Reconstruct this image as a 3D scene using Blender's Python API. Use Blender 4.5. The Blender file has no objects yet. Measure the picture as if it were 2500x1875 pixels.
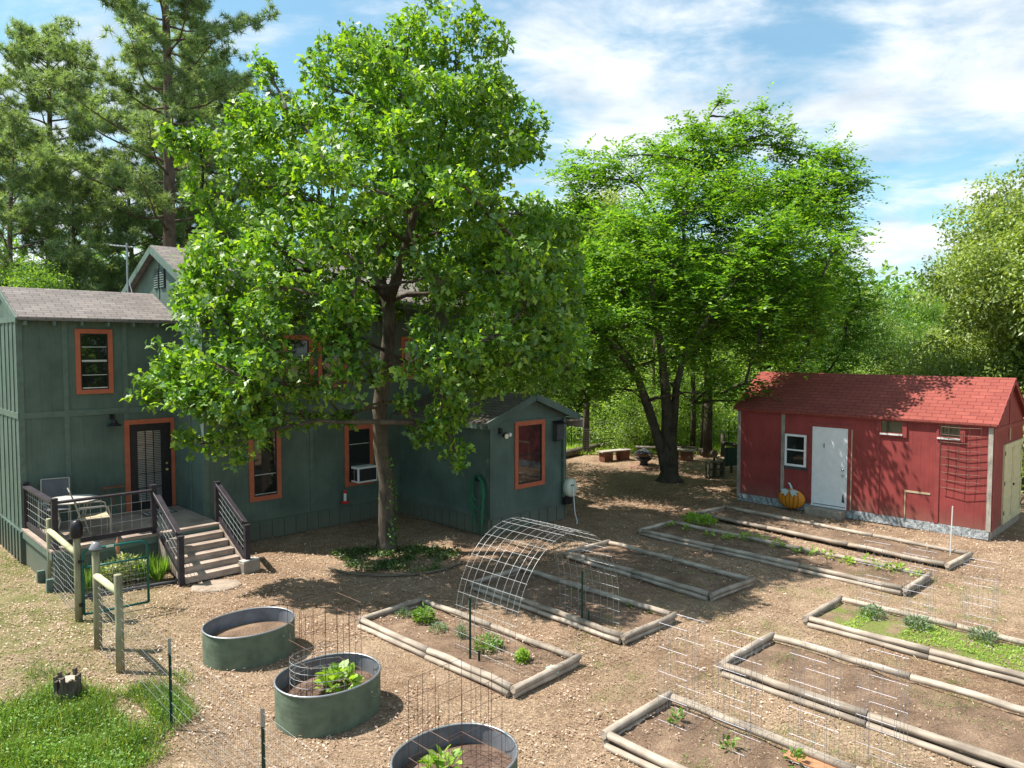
import bpy, math, random
import numpy as np
from mathutils import Vector, Matrix
R = math.radians
S = bpy.context.scene
C = S.collection
random.seed(7)
rng = np.random.default_rng(11)

# ------------------------------------------------------------------ camera, world, sun, exposure
H = 4.65
PITCH = math.atan(89.5/1794.)
cd = bpy.data.cameras.new('camera'); cam = bpy.data.objects.new('camera', cd); C.objects.link(cam)
cam.location = (0, 0, H); cam.rotation_euler = (math.pi/2-PITCH, 0, 0)
cd.sensor_width = 36; cd.lens = 1794/2500*36; cd.clip_end = 2000; cd.clip_start = .1
S.camera = cam
SUN_EL = R(59)
w = bpy.data.worlds.new("World"); S.world = w; w.use_nodes = True
nt = w.node_tree; N = nt.nodes; Lk = nt.links
bgn = N['Background']
sky = N.new('ShaderNodeTexSky'); sky.sky_type = 'NISHITA'; sky.sun_disc = False
sky.sun_elevation = SUN_EL; sky.sun_rotation = R(-90)
tc = N.new('ShaderNodeTexCoord')
sp = N.new('ShaderNodeSeparateXYZ'); Lk.new(tc.outputs['Generated'], sp.inputs[0])
def mth(op, a, b=None, c=None, tree=None):
    n = (tree or nt).nodes.new('ShaderNodeMath'); n.operation = op
    for i, v in enumerate((a, b, c)):
        if v is None: continue
        if isinstance(v, (int, float)): n.inputs[i].default_value = v
        else: (tree or nt).links.new(v, n.inputs[i])
    return n.outputs[0]
zz = mth('ADD', mth('MAXIMUM', sp.outputs[2], 0.0), .22)
cx = mth('DIVIDE', sp.outputs[0], zz); cy = mth('DIVIDE', sp.outputs[1], zz)
cb = N.new('ShaderNodeCombineXYZ'); Lk.new(cx, cb.inputs[0]); Lk.new(cy, cb.inputs[1])
mp = N.new('ShaderNodeMapping'); Lk.new(cb.outputs[0], mp.inputs[0])
mp.inputs['Scale'].default_value = (1.0, 1.35, 1); mp.inputs['Rotation'].default_value = (0, 0, R(25)); mp.inputs['Location'].default_value = (3.1, 1.7, 0)
n1 = N.new('ShaderNodeTexNoise'); n1.inputs['Scale'].default_value = 2.3; n1.inputs['Detail'].default_value = 10; n1.inputs['Roughness'].default_value = .6; n1.inputs['Distortion'].default_value = .35
Lk.new(mp.outputs[0], n1.inputs['Vector'])
bias = mth('MULTIPLY_ADD', sp.outputs[0], .10, 0.0)
den = mth('ADD', n1.outputs['Fac'], mth('MULTIPLY', bias, .4))
for (dx_, dy_, dz_, rad, amp) in ((.147, .92, .36, .16, .15), (.52, .72, .43, .16, .15), (.50, .82, .22, .20, .03), (.24, .85, .47, .17, -.16), (-.22, .88, .42, .30, -.06), (-.45, .80, .16, .16, .14), (.02, .80, .60, .2, -.05)):
    l_ = math.sqrt(dx_**2+dy_**2+dz_**2); dp = N.new('ShaderNodeVectorMath'); dp.operation = 'DOT_PRODUCT'; Lk.new(tc.outputs['Generated'], dp.inputs[0]); dp.inputs[1].default_value = (dx_/l_, dy_/l_, dz_/l_)
    m_ = N.new('ShaderNodeMapRange'); m_.interpolation_type = 'SMOOTHSTEP'; m_.inputs['From Min'].default_value = math.cos(rad*1.3); m_.inputs['From Max'].default_value = 1; m_.inputs['To Min'].default_value = 0; m_.inputs['To Max'].default_value = amp
    Lk.new(dp.outputs['Value'], m_.inputs['Value']); den = mth('ADD', den, m_.outputs[0])
mr = N.new('ShaderNodeMapRange'); mr.interpolation_type = 'SMOOTHSTEP'
mr.inputs['From Min'].default_value = .41; mr.inputs['From Max'].default_value = .70
Lk.new(den, mr.inputs['Value'])
hz = N.new('ShaderNodeMapRange'); hz.inputs['From Min'].default_value = .0; hz.inputs['From Max'].default_value = .35
hz.inputs['To Min'].default_value = .35; hz.inputs['To Max'].default_value = 0.0; Lk.new(sp.outputs[2], hz.inputs['Value'])
cm = mth('MAXIMUM', mth('MULTIPLY_ADD', mr.outputs[0], .88, .10), hz.outputs[0])
n2 = N.new('ShaderNodeTexNoise'); n2.inputs['Scale'].default_value = 2.6; n2.inputs['Detail'].default_value = 5
Lk.new(mp.outputs[0], n2.inputs['Vector'])
ccol = N.new('ShaderNodeMixRGB'); ccol.inputs[1].default_value = (5.0, 5.7, 6.4, 1); ccol.inputs[2].default_value = (8.3, 8.5, 8.7, 1)
n2r = N.new('ShaderNodeMapRange'); n2r.inputs['From Min'].default_value = .35; n2r.inputs['From Max'].default_value = .6; Lk.new(n2.outputs['Fac'], n2r.inputs['Value'])
Lk.new(n2r.outputs[0], ccol.inputs[0])
tint = N.new('ShaderNodeMixRGB'); tint.blend_type = 'MULTIPLY'; tint.inputs[0].default_value = 1
tint.inputs[2].default_value = (1.0, 1.50, 1.42, 1); Lk.new(sky.outputs[0], tint.inputs[1])
mixc = N.new('ShaderNodeMixRGB'); Lk.new(cm, mixc.inputs[0]); Lk.new(tint.outputs[0], mixc.inputs[1]); Lk.new(ccol.outputs[0], mixc.inputs[2])
Lk.new(mixc.outputs[0], bgn.inputs[0]); bgn.inputs[1].default_value = .072
sd = bpy.data.lights.new('sun', 'SUN'); sd.energy = 5.0; sd.angle = R(.5); sd.color = (1, .95, .87)
so = bpy.data.objects.new('sun', sd); C.objects.link(so)
sv = Vector((-math.cos(SUN_EL)*.998, math.cos(SUN_EL)*.11, math.sin(SUN_EL)))
so.rotation_euler = sv.to_track_quat('Z', 'Y').to_euler(); so.location = (-20, 0, 40)
S.view_settings.view_transform = 'Standard'; S.view_settings.look = 'None'; S.view_settings.exposure = 1.0; S.view_settings.gamma = 1
S.render.engine = 'CYCLES'
S.cycles.max_bounces = 8; S.cycles.transparent_max_bounces = 12; S.cycles.diffuse_bounces = 3; S.cycles.glossy_bounces = 3; S.cycles.transmission_bounces = 4

# ------------------------------------------------------------------ helpers
def ray(px, py):
    f = 1794.; x = (px-1250)/f; y = -(py-937.5)/f
    return Vector((x, math.cos(PITCH)+y*math.sin(PITCH), -math.sin(PITCH)+y*math.cos(PITCH)))
def G(px, py, z=0.):      # photograph pixel to the point it shows on the level z
    d = ray(px, py); t = (z-H)/d.z
    return Vector((d.x*t, d.y*t, z))
def AT(px, py, D):        # photograph pixel to a point at distance D
    d = ray(px, py); return Vector((0, 0, H))+d*(D/d.y)
TH = R(44.5)
AX = Vector((math.cos(TH), math.sin(TH), 0)); NX = Vector((-math.sin(TH), math.cos(TH), 0)); BX = -NX

class MB:
    def __init__(s): s.v = []; s.f = []
    def add(s, vs, fs):
        o = len(s.v); s.v += [tuple(v) for v in vs]; s.f += [tuple(i+o for i in f) for f in fs]; return s
    def box(s, x0, x1, y0, y1, z0, z1):
        return s.add([(x0,y0,z0),(x1,y0,z0),(x1,y1,z0),(x0,y1,z0),(x0,y0,z1),(x1,y0,z1),(x1,y1,z1),(x0,y1,z1)],
                     [(0,3,2,1),(4,5,6,7),(0,1,5,4),(1,2,6,5),(2,3,7,6),(3,0,4,7)])
    def bar(s, p, q, w, h, up=(0,0,1)):
        p = Vector(p); q = Vector(q); d = (q-p).normalized(); up = Vector(up)
        if abs(d.dot(up)) > .99: up = Vector((1,0,0))
        sx = d.cross(up).normalized(); uz = sx.cross(d).normalized(); sx *= w/2; uz *= h/2
        return s.add([p-sx-uz,p+sx-uz,p+sx+uz,p-sx+uz,q-sx-uz,q+sx-uz,q+sx+uz,q-sx+uz],
                     [(0,1,2,3),(7,6,5,4),(0,4,5,1),(1,5,6,2),(2,6,7,3),(3,7,4,0)])
    def tube(s, pts, r, n=6, cap=True, jit=0):
        pts = [Vector(p) for p in pts]; m = len(pts)
        rs = r if isinstance(r, (list, tuple)) else [r]*m
        vs = []; ref = Vector((0,0,1))
        for i, p in enumerate(pts):
            d = (pts[min(i+1,m-1)]-pts[max(i-1,0)])
            if d.length < 1e-9: d = Vector((0,0,1))
            d.normalize()
            if abs(d.dot(ref)) > .95: ref = Vector((1,0,0)) if abs(d.x) < .9 else Vector((0,1,0))
            a = d.cross(ref).normalized(); b = d.cross(a).normalized(); ref = -d.cross(b) if False else ref
            for k in range(n):
                t = 2*math.pi*k/n; rr = rs[i]*(1+jit*math.sin(k*2.7+i*1.9))
                vs.append(p+a*math.cos(t)*rr+b*math.sin(t)*rr)
        fs = [(i*n+k, i*n+(k+1)%n, (i+1)*n+(k+1)%n, (i+1)*n+k) for i in range(m-1) for k in range(n)]
        if cap: fs += [tuple(range(n-1,-1,-1)), tuple((m-1)*n+k for k in range(n))]
        return s.add(vs, fs)
    def prism(s, pts, ex):
        n = len(pts); ex = Vector(ex); a = [Vector(p) for p in pts]
        return s.add(a+[p+ex for p in a], [tuple(range(n-1,-1,-1)), tuple(range(n,2*n))]+[(i,(i+1)%n,n+(i+1)%n,n+i) for i in range(n)])
    def lathe(s, prof, n=24, c=(0,0,0), sx=1, sy=1):
        m = len(prof)
        vs = [(c[0]+r*math.cos(2*math.pi*k/n)*sx, c[1]+r*math.sin(2*math.pi*k/n)*sy, c[2]+z) for r, z in prof for k in range(n)]
        return s.add(vs, [(i*n+k, i*n+(k+1)%n, (i+1)*n+(k+1)%n, (i+1)*n+k) for i in range(m-1) for k in range(n)])
    def build_split(s, name, mat, parent=None):     # every box a mesh of its own
        for k in range(0, len(s.v), 8):
            q_ = MB(); q_.v = s.v[k:k+8]; q_.f = [tuple(i-k for i in f) for f in s.f if k <= f[0] < k+8]; q_.build(name, mat, parent)
    def build(s, name, mat, parent=None, smooth=False, loc=None, bevel=0):
        me = bpy.data.meshes.new(name); me.from_pydata(s.v, [], s.f); me.validate()
        if smooth: me.polygons.foreach_set('use_smooth', [True]*len(me.polygons))
        me.materials.append(mat); o = bpy.data.objects.new(name, me); C.objects.link(o)
        if parent: o.parent = parent
        if loc: o.location = loc
        if bevel:
            b = o.modifiers.new('bevel', 'BEVEL'); b.width = bevel; b.segments = 2; b.limit_method = 'ANGLE'
        return o
def fastmesh(name, V, F, mat, parent=None):    # V (n,3), F (m,k) arrays
    V = np.asarray(V, dtype=np.float32); F = np.asarray(F, dtype=np.int32)
    me = bpy.data.meshes.new(name); me.vertices.add(len(V)); me.vertices.foreach_set('co', V.ravel())
    m, k = F.shape; me.loops.add(m*k); me.polygons.add(m)
    me.loops.foreach_set('vertex_index', F.ravel()); me.polygons.foreach_set('loop_start', np.arange(0, m*k, k, dtype=np.int32))
    me.update(calc_edges=True); me.materials.append(mat)
    o = bpy.data.objects.new(name, me); C.objects.link(o)
    if parent: o.parent = parent
    return o
def tag(o, label=None, cat=None, group=None, kind=None):
    if label: o['label'] = label
    if cat: o['category'] = cat
    if group: o['group'] = group
    if kind: o['kind'] = kind
    return o
def thing(name, label, cat, loc=(0,0,0), rz=0, group=None):
    o = bpy.data.objects.new(name, None); C.objects.link(o); o.empty_display_size = .2
    o.location = loc; o.rotation_euler = (0, 0, rz); return tag(o, label, cat, group)
def copy_tree(o, parent=None):
    kids = list(o.children); c = o.copy(); C.objects.link(c); c.parent = parent
    for k in kids: copy_tree(k, c)
    return c

# ------------------------------------------------------------------ materials
def mat(name, col=(.5,.5,.5), rough=.7, metal=0, spec=.3):
    m = bpy.data.materials.new(name); m.use_nodes = True; b = m.node_tree.nodes['Principled BSDF']
    b.inputs['Base Color'].default_value = (*col, 1); b.inputs['Roughness'].default_value = rough
    b.inputs['Metallic'].default_value = metal; b.inputs['Specular IOR Level'].default_value = spec
    return m
def nd(m, t, **kw):
    n = m.node_tree.nodes.new(t)
    for k, v in kw.items():
        if k in n.inputs: n.inputs[k].default_value = v
        else: setattr(n, k, v)
    return n
def ramp(m, fac, stops):
    r = nd(m, 'ShaderNodeValToRGB'); e = r.color_ramp.elements
    while len(e) < len(stops): e.new(.5)
    for i, (p, c) in enumerate(stops):
        e[i].position = p; e[i].color = (*c, 1) if len(c) == 3 else c
    m.node_tree.links.new(fac, r.inputs[0]); return r.outputs[0]
def coords(m, scale=(1,1,1), kind='Object'):
    t = nd(m, 'ShaderNodeTexCoord'); p = nd(m, 'ShaderNodeMapping'); p.inputs['Scale'].default_value = scale
    m.node_tree.links.new(t.outputs[kind], p.inputs[0]); return p.outputs[0]
def noise(m, vec, scale, detail=4, rough=.55, dist=0):
    n = nd(m, 'ShaderNodeTexNoise', Scale=scale, Detail=detail, Roughness=rough, Distortion=dist)
    m.node_tree.links.new(vec, n.inputs['Vector']); return n.outputs['Fac']
def bump(m, h, strength=.4, dist=.01):
    b = nd(m, 'ShaderNodeBump', Strength=strength, Distance=dist); m.node_tree.links.new(h, b.inputs['Height'])
    m.node_tree.links.new(b.outputs[0], m.node_tree.nodes['Principled BSDF'].inputs['Normal'])
def setcol(m, out): m.node_tree.links.new(out, m.node_tree.nodes['Principled BSDF'].inputs['Base Color'])
def mixrgb(m, fac, a, b, mode='MIX'):
    n = nd(m, 'ShaderNodeMixRGB', blend_type=mode)
    for i, v in enumerate((fac, a, b)):
        if isinstance(v, (int, float)): n.inputs[i].default_value = v
        elif isinstance(v, tuple): n.inputs[i].default_value = (*v, 1)
        else: m.node_tree.links.new(v, n.inputs[i])
    return n.outputs[0]

def painted(name, col, groove=.203, stain=.25):   # grooved plywood siding
    m = mat(name, col, .62, 0, .3)
    v = coords(m); T = m.node_tree
    s = nd(m, 'ShaderNodeSeparateXYZ'); T.links.new(v, s.inputs[0])
    xy = mth('ADD', s.outputs[0], s.outputs[1], tree=T)
    fr = mth('FRACT', mth('DIVIDE', xy, groove, tree=T), tree=T)
    gr = mth('LESS_THAN', fr, .05, tree=T)
    vs = nd(m, 'ShaderNodeMapping'); vs.inputs['Scale'].default_value = (22, 22, 1.1); T.links.new(v, vs.inputs[0])
    grain = noise(m, vs.outputs[0], 1.5, 5, .6)
    big = noise(m, v, 1.1, 5, .6)
    c = ramp(m, big, [(.3, tuple(x*(1-stain) for x in col)), (.7, tuple(min(1, x*(1+stain*.8)) for x in col))])
    c = mixrgb(m, .28, c, ramp(m, grain, [(.35, tuple(x*.7 for x in col)), (.65, tuple(min(1, x*1.25) for x in col))]))
    # splashed dirt near the ground
    dz = nd(m, 'ShaderNodeMapRange'); dz.inputs['From Min'].default_value = .0; dz.inputs['From Max'].default_value = .5
    dz.inputs['To Min'].default_value = .35; dz.inputs['To Max'].default_value = 0
    T.links.new(mth('SUBTRACT', s.outputs[2], mth('MULTIPLY', big, .3, tree=T), tree=T), dz.inputs['Value'])
    c = mixrgb(m, dz.outputs[0], c, (.22, .17, .12))
    setcol(m, c)
    hgt = mth('SUBTRACT', mth('MULTIPLY', grain, .25, tree=T), mth('MULTIPLY', gr, 1.0, tree=T), tree=T)
    bump(m, hgt, .7, .006)
    return m
def plain_paint(name, col, rough=.55, var=.2):
    m = mat(name, col, rough); v = coords(m)
    setcol(m, ramp(m, noise(m, v, 6, 5, .6), [(.3, tuple(x*(1-var) for x in col)), (.7, tuple(min(1, x*(1+var)) for x in col))]))
    bump(m, noise(m, v, 60, 3), .2, .003); return m
def wood(name, dark, light, scale=(3, 40, 40), rough=.85):
    m = mat(name, light, rough, 0, .2); v = coords(m, scale); v2 = coords(m)
    g = noise(m, v, 1, 6, .65, .4); b = noise(m, v2, 2.3, 4, .6)
    c = ramp(m, g, [(.3, dark), (.62, light)])
    c = mixrgb(m, .45, c, ramp(m, b, [(.35, tuple(x*.75 for x in dark)), (.65, tuple(min(1, x*1.1) for x in light))]))
    oi = nd(m, 'ShaderNodeObjectInfo'); c = mixrgb(m, .55, c, mixrgb(m, 1, c, ramp(m, oi.outputs['Random'], [(0, (.62,.6,.58)), (1, (1.3,1.3,1.3))]), 'MULTIPLY'))
    setcol(m, c); bump(m, g, .6, .006); return m
def shingle(name, cols, slope, bw=.33, rh=.14, yaw_x=True):
    m = mat(name, cols[0], .95, 0, .15); T = m.node_tree; v = coords(m)
    s = nd(m, 'ShaderNodeSeparateXYZ'); T.links.new(v, s.inputs[0])
    cbx = nd(m, 'ShaderNodeCombineXYZ'); T.links.new(s.outputs[0 if yaw_x else 1], cbx.inputs[0])
    T.links.new(mth('DIVIDE', s.outputs[2], math.sin(slope), tree=T), cbx.inputs[1])
    b = nd(m, 'ShaderNodeTexBrick'); b.offset = .5; b.inputs['Scale'].default_value = 1
    b.inputs['Brick Width'].default_value = bw; b.inputs['Row Height'].default_value = rh; b.inputs['Mortar Size'].default_value = .009
    b.inputs['Mortar Smooth'].default_value = .3; b.inputs['Bias'].default_value = 0
    b.inputs['Color1'].default_value = (*cols[0], 1); b.inputs['Color2'].default_value = (*cols[1], 1); b.inputs['Mortar'].default_value = (*cols[2], 1)
    T.links.new(cbx.outputs[0], b.inputs['Vector'])
    n = noise(m, v, 1.5, 5, .6); f = noise(m, v, 90, 2, .6)
    c = mixrgb(m, .5, b.outputs['Color'], mixrgb(m, 1, b.outputs['Color'], ramp(m, n, [(.3, (.72,.72,.72)), (.7, (1.2,1.2,1.2))]), 'MULTIPLY'))
    c = mixrgb(m, .5, c, mixrgb(m, 1, c, ramp(m, f, [(.3, (.6,.6,.6)), (.7, (1.35,1.35,1.35))]), 'MULTIPLY'))
    setcol(m, c); bump(m, mth('SUBTRACT', mth('MULTIPLY', f, .3, tree=T), b.outputs['Fac'], tree=T), .5, .006); return m
def leafmat(name, c1, c2, c3, rough=.4, trans=.42, gloss=.06):
    m = bpy.data.materials.new(name); m.use_nodes = True; T = m.node_tree; T.nodes.clear()
    out = T.nodes.new('ShaderNodeOutputMaterial'); g = T.nodes.new('ShaderNodeNewGeometry')
    r = T.nodes.new('ShaderNodeValToRGB'); e = r.color_ramp.elements; e.new(.5)
    for i, (p, c) in enumerate(((0, c1), (.55, c2), (1, c3))): e[i].position = p; e[i].color = (*c, 1)
    T.links.new(g.outputs['Random Per Island'], r.inputs[0])
    tcn = T.nodes.new('ShaderNodeTexCoord'); nn = T.nodes.new('ShaderNodeTexNoise'); nn.inputs['Scale'].default_value = .8; nn.inputs['Detail'].default_value = 2
    T.links.new(tcn.outputs['Object'], nn.inputs['Vector'])
    mm = T.nodes.new('ShaderNodeMapRange'); mm.inputs['From Min'].default_value = .3; mm.inputs['From Max'].default_value = .7
    mm.inputs['To Min'].default_value = .75; mm.inputs['To Max'].default_value = 1.25; T.links.new(nn.outputs['Fac'], mm.inputs['Value'])
    mu = T.nodes.new('ShaderNodeMixRGB'); mu.blend_type = 'MULTIPLY'; mu.inputs[0].default_value = 1
    T.links.new(r.outputs[0], mu.inputs[1]); T.links.new(mm.outputs[0], mu.inputs[2])
    d = T.nodes.new('ShaderNodeBsdfDiffuse'); t = T.nodes.new('ShaderNodeBsdfTranslucent'); gl = T.nodes.new('ShaderNodeBsdfGlossy')
    gl.inputs['Roughness'].default_value = rough; gl.inputs['Color'].default_value = (.95, 1, .95, 1)
    T.links.new(mu.outputs[0], d.inputs[0])
    tm = T.nodes.new('ShaderNodeMixRGB'); tm.blend_type = 'MULTIPLY'; tm.inputs[0].default_value = 1; tm.inputs[2].default_value = (2.1, 2.0, .75, 1)
    T.links.new(mu.outputs[0], tm.inputs[1]); T.links.new(tm.outputs[0], t.inputs[0])
    m1 = T.nodes.new('ShaderNodeMixShader'); m1.inputs[0].default_value = trans; T.links.new(d.outputs[0], m1.inputs[1]); T.links.new(t.outputs[0], m1.inputs[2])
    m2 = T.nodes.new('ShaderNodeMixShader'); m2.inputs[0].default_value = gloss; T.links.new(m1.outputs[0], m2.inputs[1]); T.links.new(gl.outputs[0], m2.inputs[2])
    T.links.new(m2.outputs[0], out.inputs[0]); return m

M = {}
M['green'] = painted('green_siding', (.086, .125, .102), .203, .4)
M['green2'] = painted('green_skirting', (.07, .108, .086), .3)
M['green_trim'] = plain_paint('green_trim', (.097, .138, .114))
M['teal'] = painted('teal_siding', (.078, .12, .103), .203, .4)
M['orange'] = plain_paint('orange_trim', (.42, .115, .06), .5, .15)
M['black'] = plain_paint('black_paint', (.016, .014, .017), .4, .3)
M['railing'] = plain_paint('dark_railing', (.03, .024, .03), .5, .35)
M['glass'] = mat('dark_glass', (.012, .014, .014), .04, 0, 1.0)
M['sash'] = plain_paint('white_sash', (.6, .6, .58), .4, .1)
M['blind'] = plain_paint('white_blind', (.5, .52, .52), .5, .1)
M['white'] = plain_paint('white_paint', (.72, .73, .74), .4, .06)
M['roof'] = shingle('grey_shingles', ((.175, .15, .142), (.235, .205, .19), (.08, .07, .065)), R(22))
M['roof_brown'] = shingle('brown_shingles', ((.13, .11, .095), (.17, .14, .12), (.05, .04, .04)), R(22), yaw_x=False)
M['roof_red'] = shingle('red_shingles', ((.235, .062, .05), (.27, .075, .058), (.12, .03, .026)), R(34))
M['red'] = painted('red_siding', (.25, .045, .042), .203, .38)
M['red_trim'] = plain_paint('red_trim', (.25, .05, .045), .6, .2)
M['foil'] = mat('foil_skirting', (.42, .46, .48), .45, .25)
v = coords(M['foil']); nn_ = noise(M['foil'], v, 14, 6, .7); setcol(M['foil'], ramp(M['foil'], nn_, [(.35, (.12,.13,.135)), (.65, (.42,.44,.45))])); bump(M['foil'], nn_, 1, .03)
M['greywood'] = wood('weathered_wood', (.16, .14, .12), (.42, .38, .33), (40, 40, 3))
M['greywood_x'] = wood('weathered_planks', (.22, .19, .165), (.46, .41, .36), (3, 30, 30))
M['log'] = wood('landscape_timber', (.15, .12, .095), (.44, .37, .30), (2.2, 30, 30))
M['log_dark'] = wood('dark_log', (.05, .042, .03), (.14, .12, .09), (2.2, 25, 25))
M['post'] = wood('treated_post', (.12, .11, .07), (.31, .30, .19), (30, 30, 2.5))
M['rail'] = wood('treated_rail', (.28, .27, .15), (.52, .52, .32), (3, 30, 30))
M['tank'] = plain_paint('green_tank', (.11, .142, .098), .85, .25)
M['galv'] = mat('galvanised', (.32, .34, .36), .42, .7)
M['tank_in'] = plain_paint('tank_inside', (.16, .17, .19), .45, .25)
M['wire'] = mat('wire', (.34,.34,.34), .45, .6)
M['wire_glint'] = mat('glint_wire', (.60, .58, .66), .6, .1)  # light catching the cage wires, put into their colour as pale lilac
M['wire_thin'] = mat('thin_grey_wire', (.30, .29, .30), .5, .3)  # same cage wire without the painted glint
M['wire_rust'] = mat('rusty_wire', (.13, .075, .055), .6, .4)
M['tpost'] = mat('green_metal', (.012, .045, .03), .45, .1)
M['gate'] = mat('gate_green', (.012, .10, .085), .35, .1)
M['concrete'] = plain_paint('concrete', (.38, .36, .33), .9, .2)
M['block'] = plain_paint('concrete_block', (.30, .25, .20), .9, .25)
M['bark'] = wood('oak_bark', (.03,.025,.02), (.145,.118,.088), (16, 16, 3.2), .95)
M['bark'].node_tree.nodes['Bump'].inputs['Distance'].default_value = .04
M['bark_pine'] = wood('pine_bark', (.05, .035, .028), (.17, .12, .095), (9, 9, 2.5), .95)
M['bark_elm'] = wood('elm_bark', (.028,.025,.02), (.12,.102,.08), (14, 14, 3), .95)
M['sling'] = plain_paint('tan_sling', (.42, .34, .22), .8, .1)
M['darksling'] = plain_paint('grey_sling', (.10, .10, .11), .8, .1)
M['chairmetal'] = mat('chair_frame', (.36, .33, .29), .35, .3)
M['yellowdoor'] = plain_paint('cream_door', (.55, .50, .30), .6, .15)
M['pumpkin'] = plain_paint('pumpkin_orange', (.60, .22, .02), .5, .12)
M['pumpkin_dark'] = plain_paint('pumpkin_rib', (.20, .06, .008), .6, .12)
M['leafgrey'] = plain_paint('pale_leaf_paint', (.45, .56, .56), .5, .1)
M['hose'] = mat('green_hose', (.02, .16, .08), .4)
M['cream'] = plain_paint('cream_plastic', (.58, .60, .50), .4, .05)
M['feeder'] = mat('red_plastic', (.6, .02, .02), .3)
M['clay'] = mat('brown_board', (.40, .19, .10), .8)
M['stone'] = plain_paint('stepping_stone', (.30,.235,.18), .9, .25)
M['deckwood'] = wood('deck_boards', (.20, .15, .12), (.43, .345, .285), (3, 30, 30))
M['iron'] = plain_paint('dark_iron', (.05, .055, .06), .6, .3)
M['redwood'] = wood('red_brown_slats', (.10, .045, .03), (.26, .12, .08), (30, 30, 3))
M['mulch_brown'] = plain_paint('brown_stone', (.2, .12, .08), .9, .2)

# soil inside beds and tanks
def soil(name, c0, c1, c2, green=None):
    m = mat(name, c1, 1, 0, .1); v = coords(m); a = noise(m, v, 2.2, 6, .62, .3); b = noise(m, v, 38, 4, .7)
    c = ramp(m, a, [(.32, c0), (.55, c1), (.75, c2)])
    c = mixrgb(m, .6, c, mixrgb(m, 1, c, ramp(m, b, [(.3, (.5,.5,.5)), (.5, (1,1,1)), (.72, (1.7,1.65,1.6))]), 'MULTIPLY'))
    if green:
        c = mixrgb(m, mixrgb(m, 1, ramp(m, noise(m, v, 1.4, 6, .7), [(.44, (0,0,0)), (.56, (1,1,1))]), ramp(m, b, [(.35, (.3,.3,.3)), (.6, (1,1,1))]), 'MULTIPLY'), c, green)
    setcol(m, c); bump(m, b, 1, .03); return m
M['soil'] = soil('bed_soil', (.12, .08, .055), (.205, .138, .095), (.31, .22, .15))
M['soil_dark'] = soil('dark_potting_soil', (.08, .05, .04), (.16, .105, .08), (.26, .18, .14))
M['soil_green'] = soil('mossy_soil', (.15, .105, .075), (.24, .17, .11), (.32, .25, .15), (.14, .20, .035))

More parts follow.
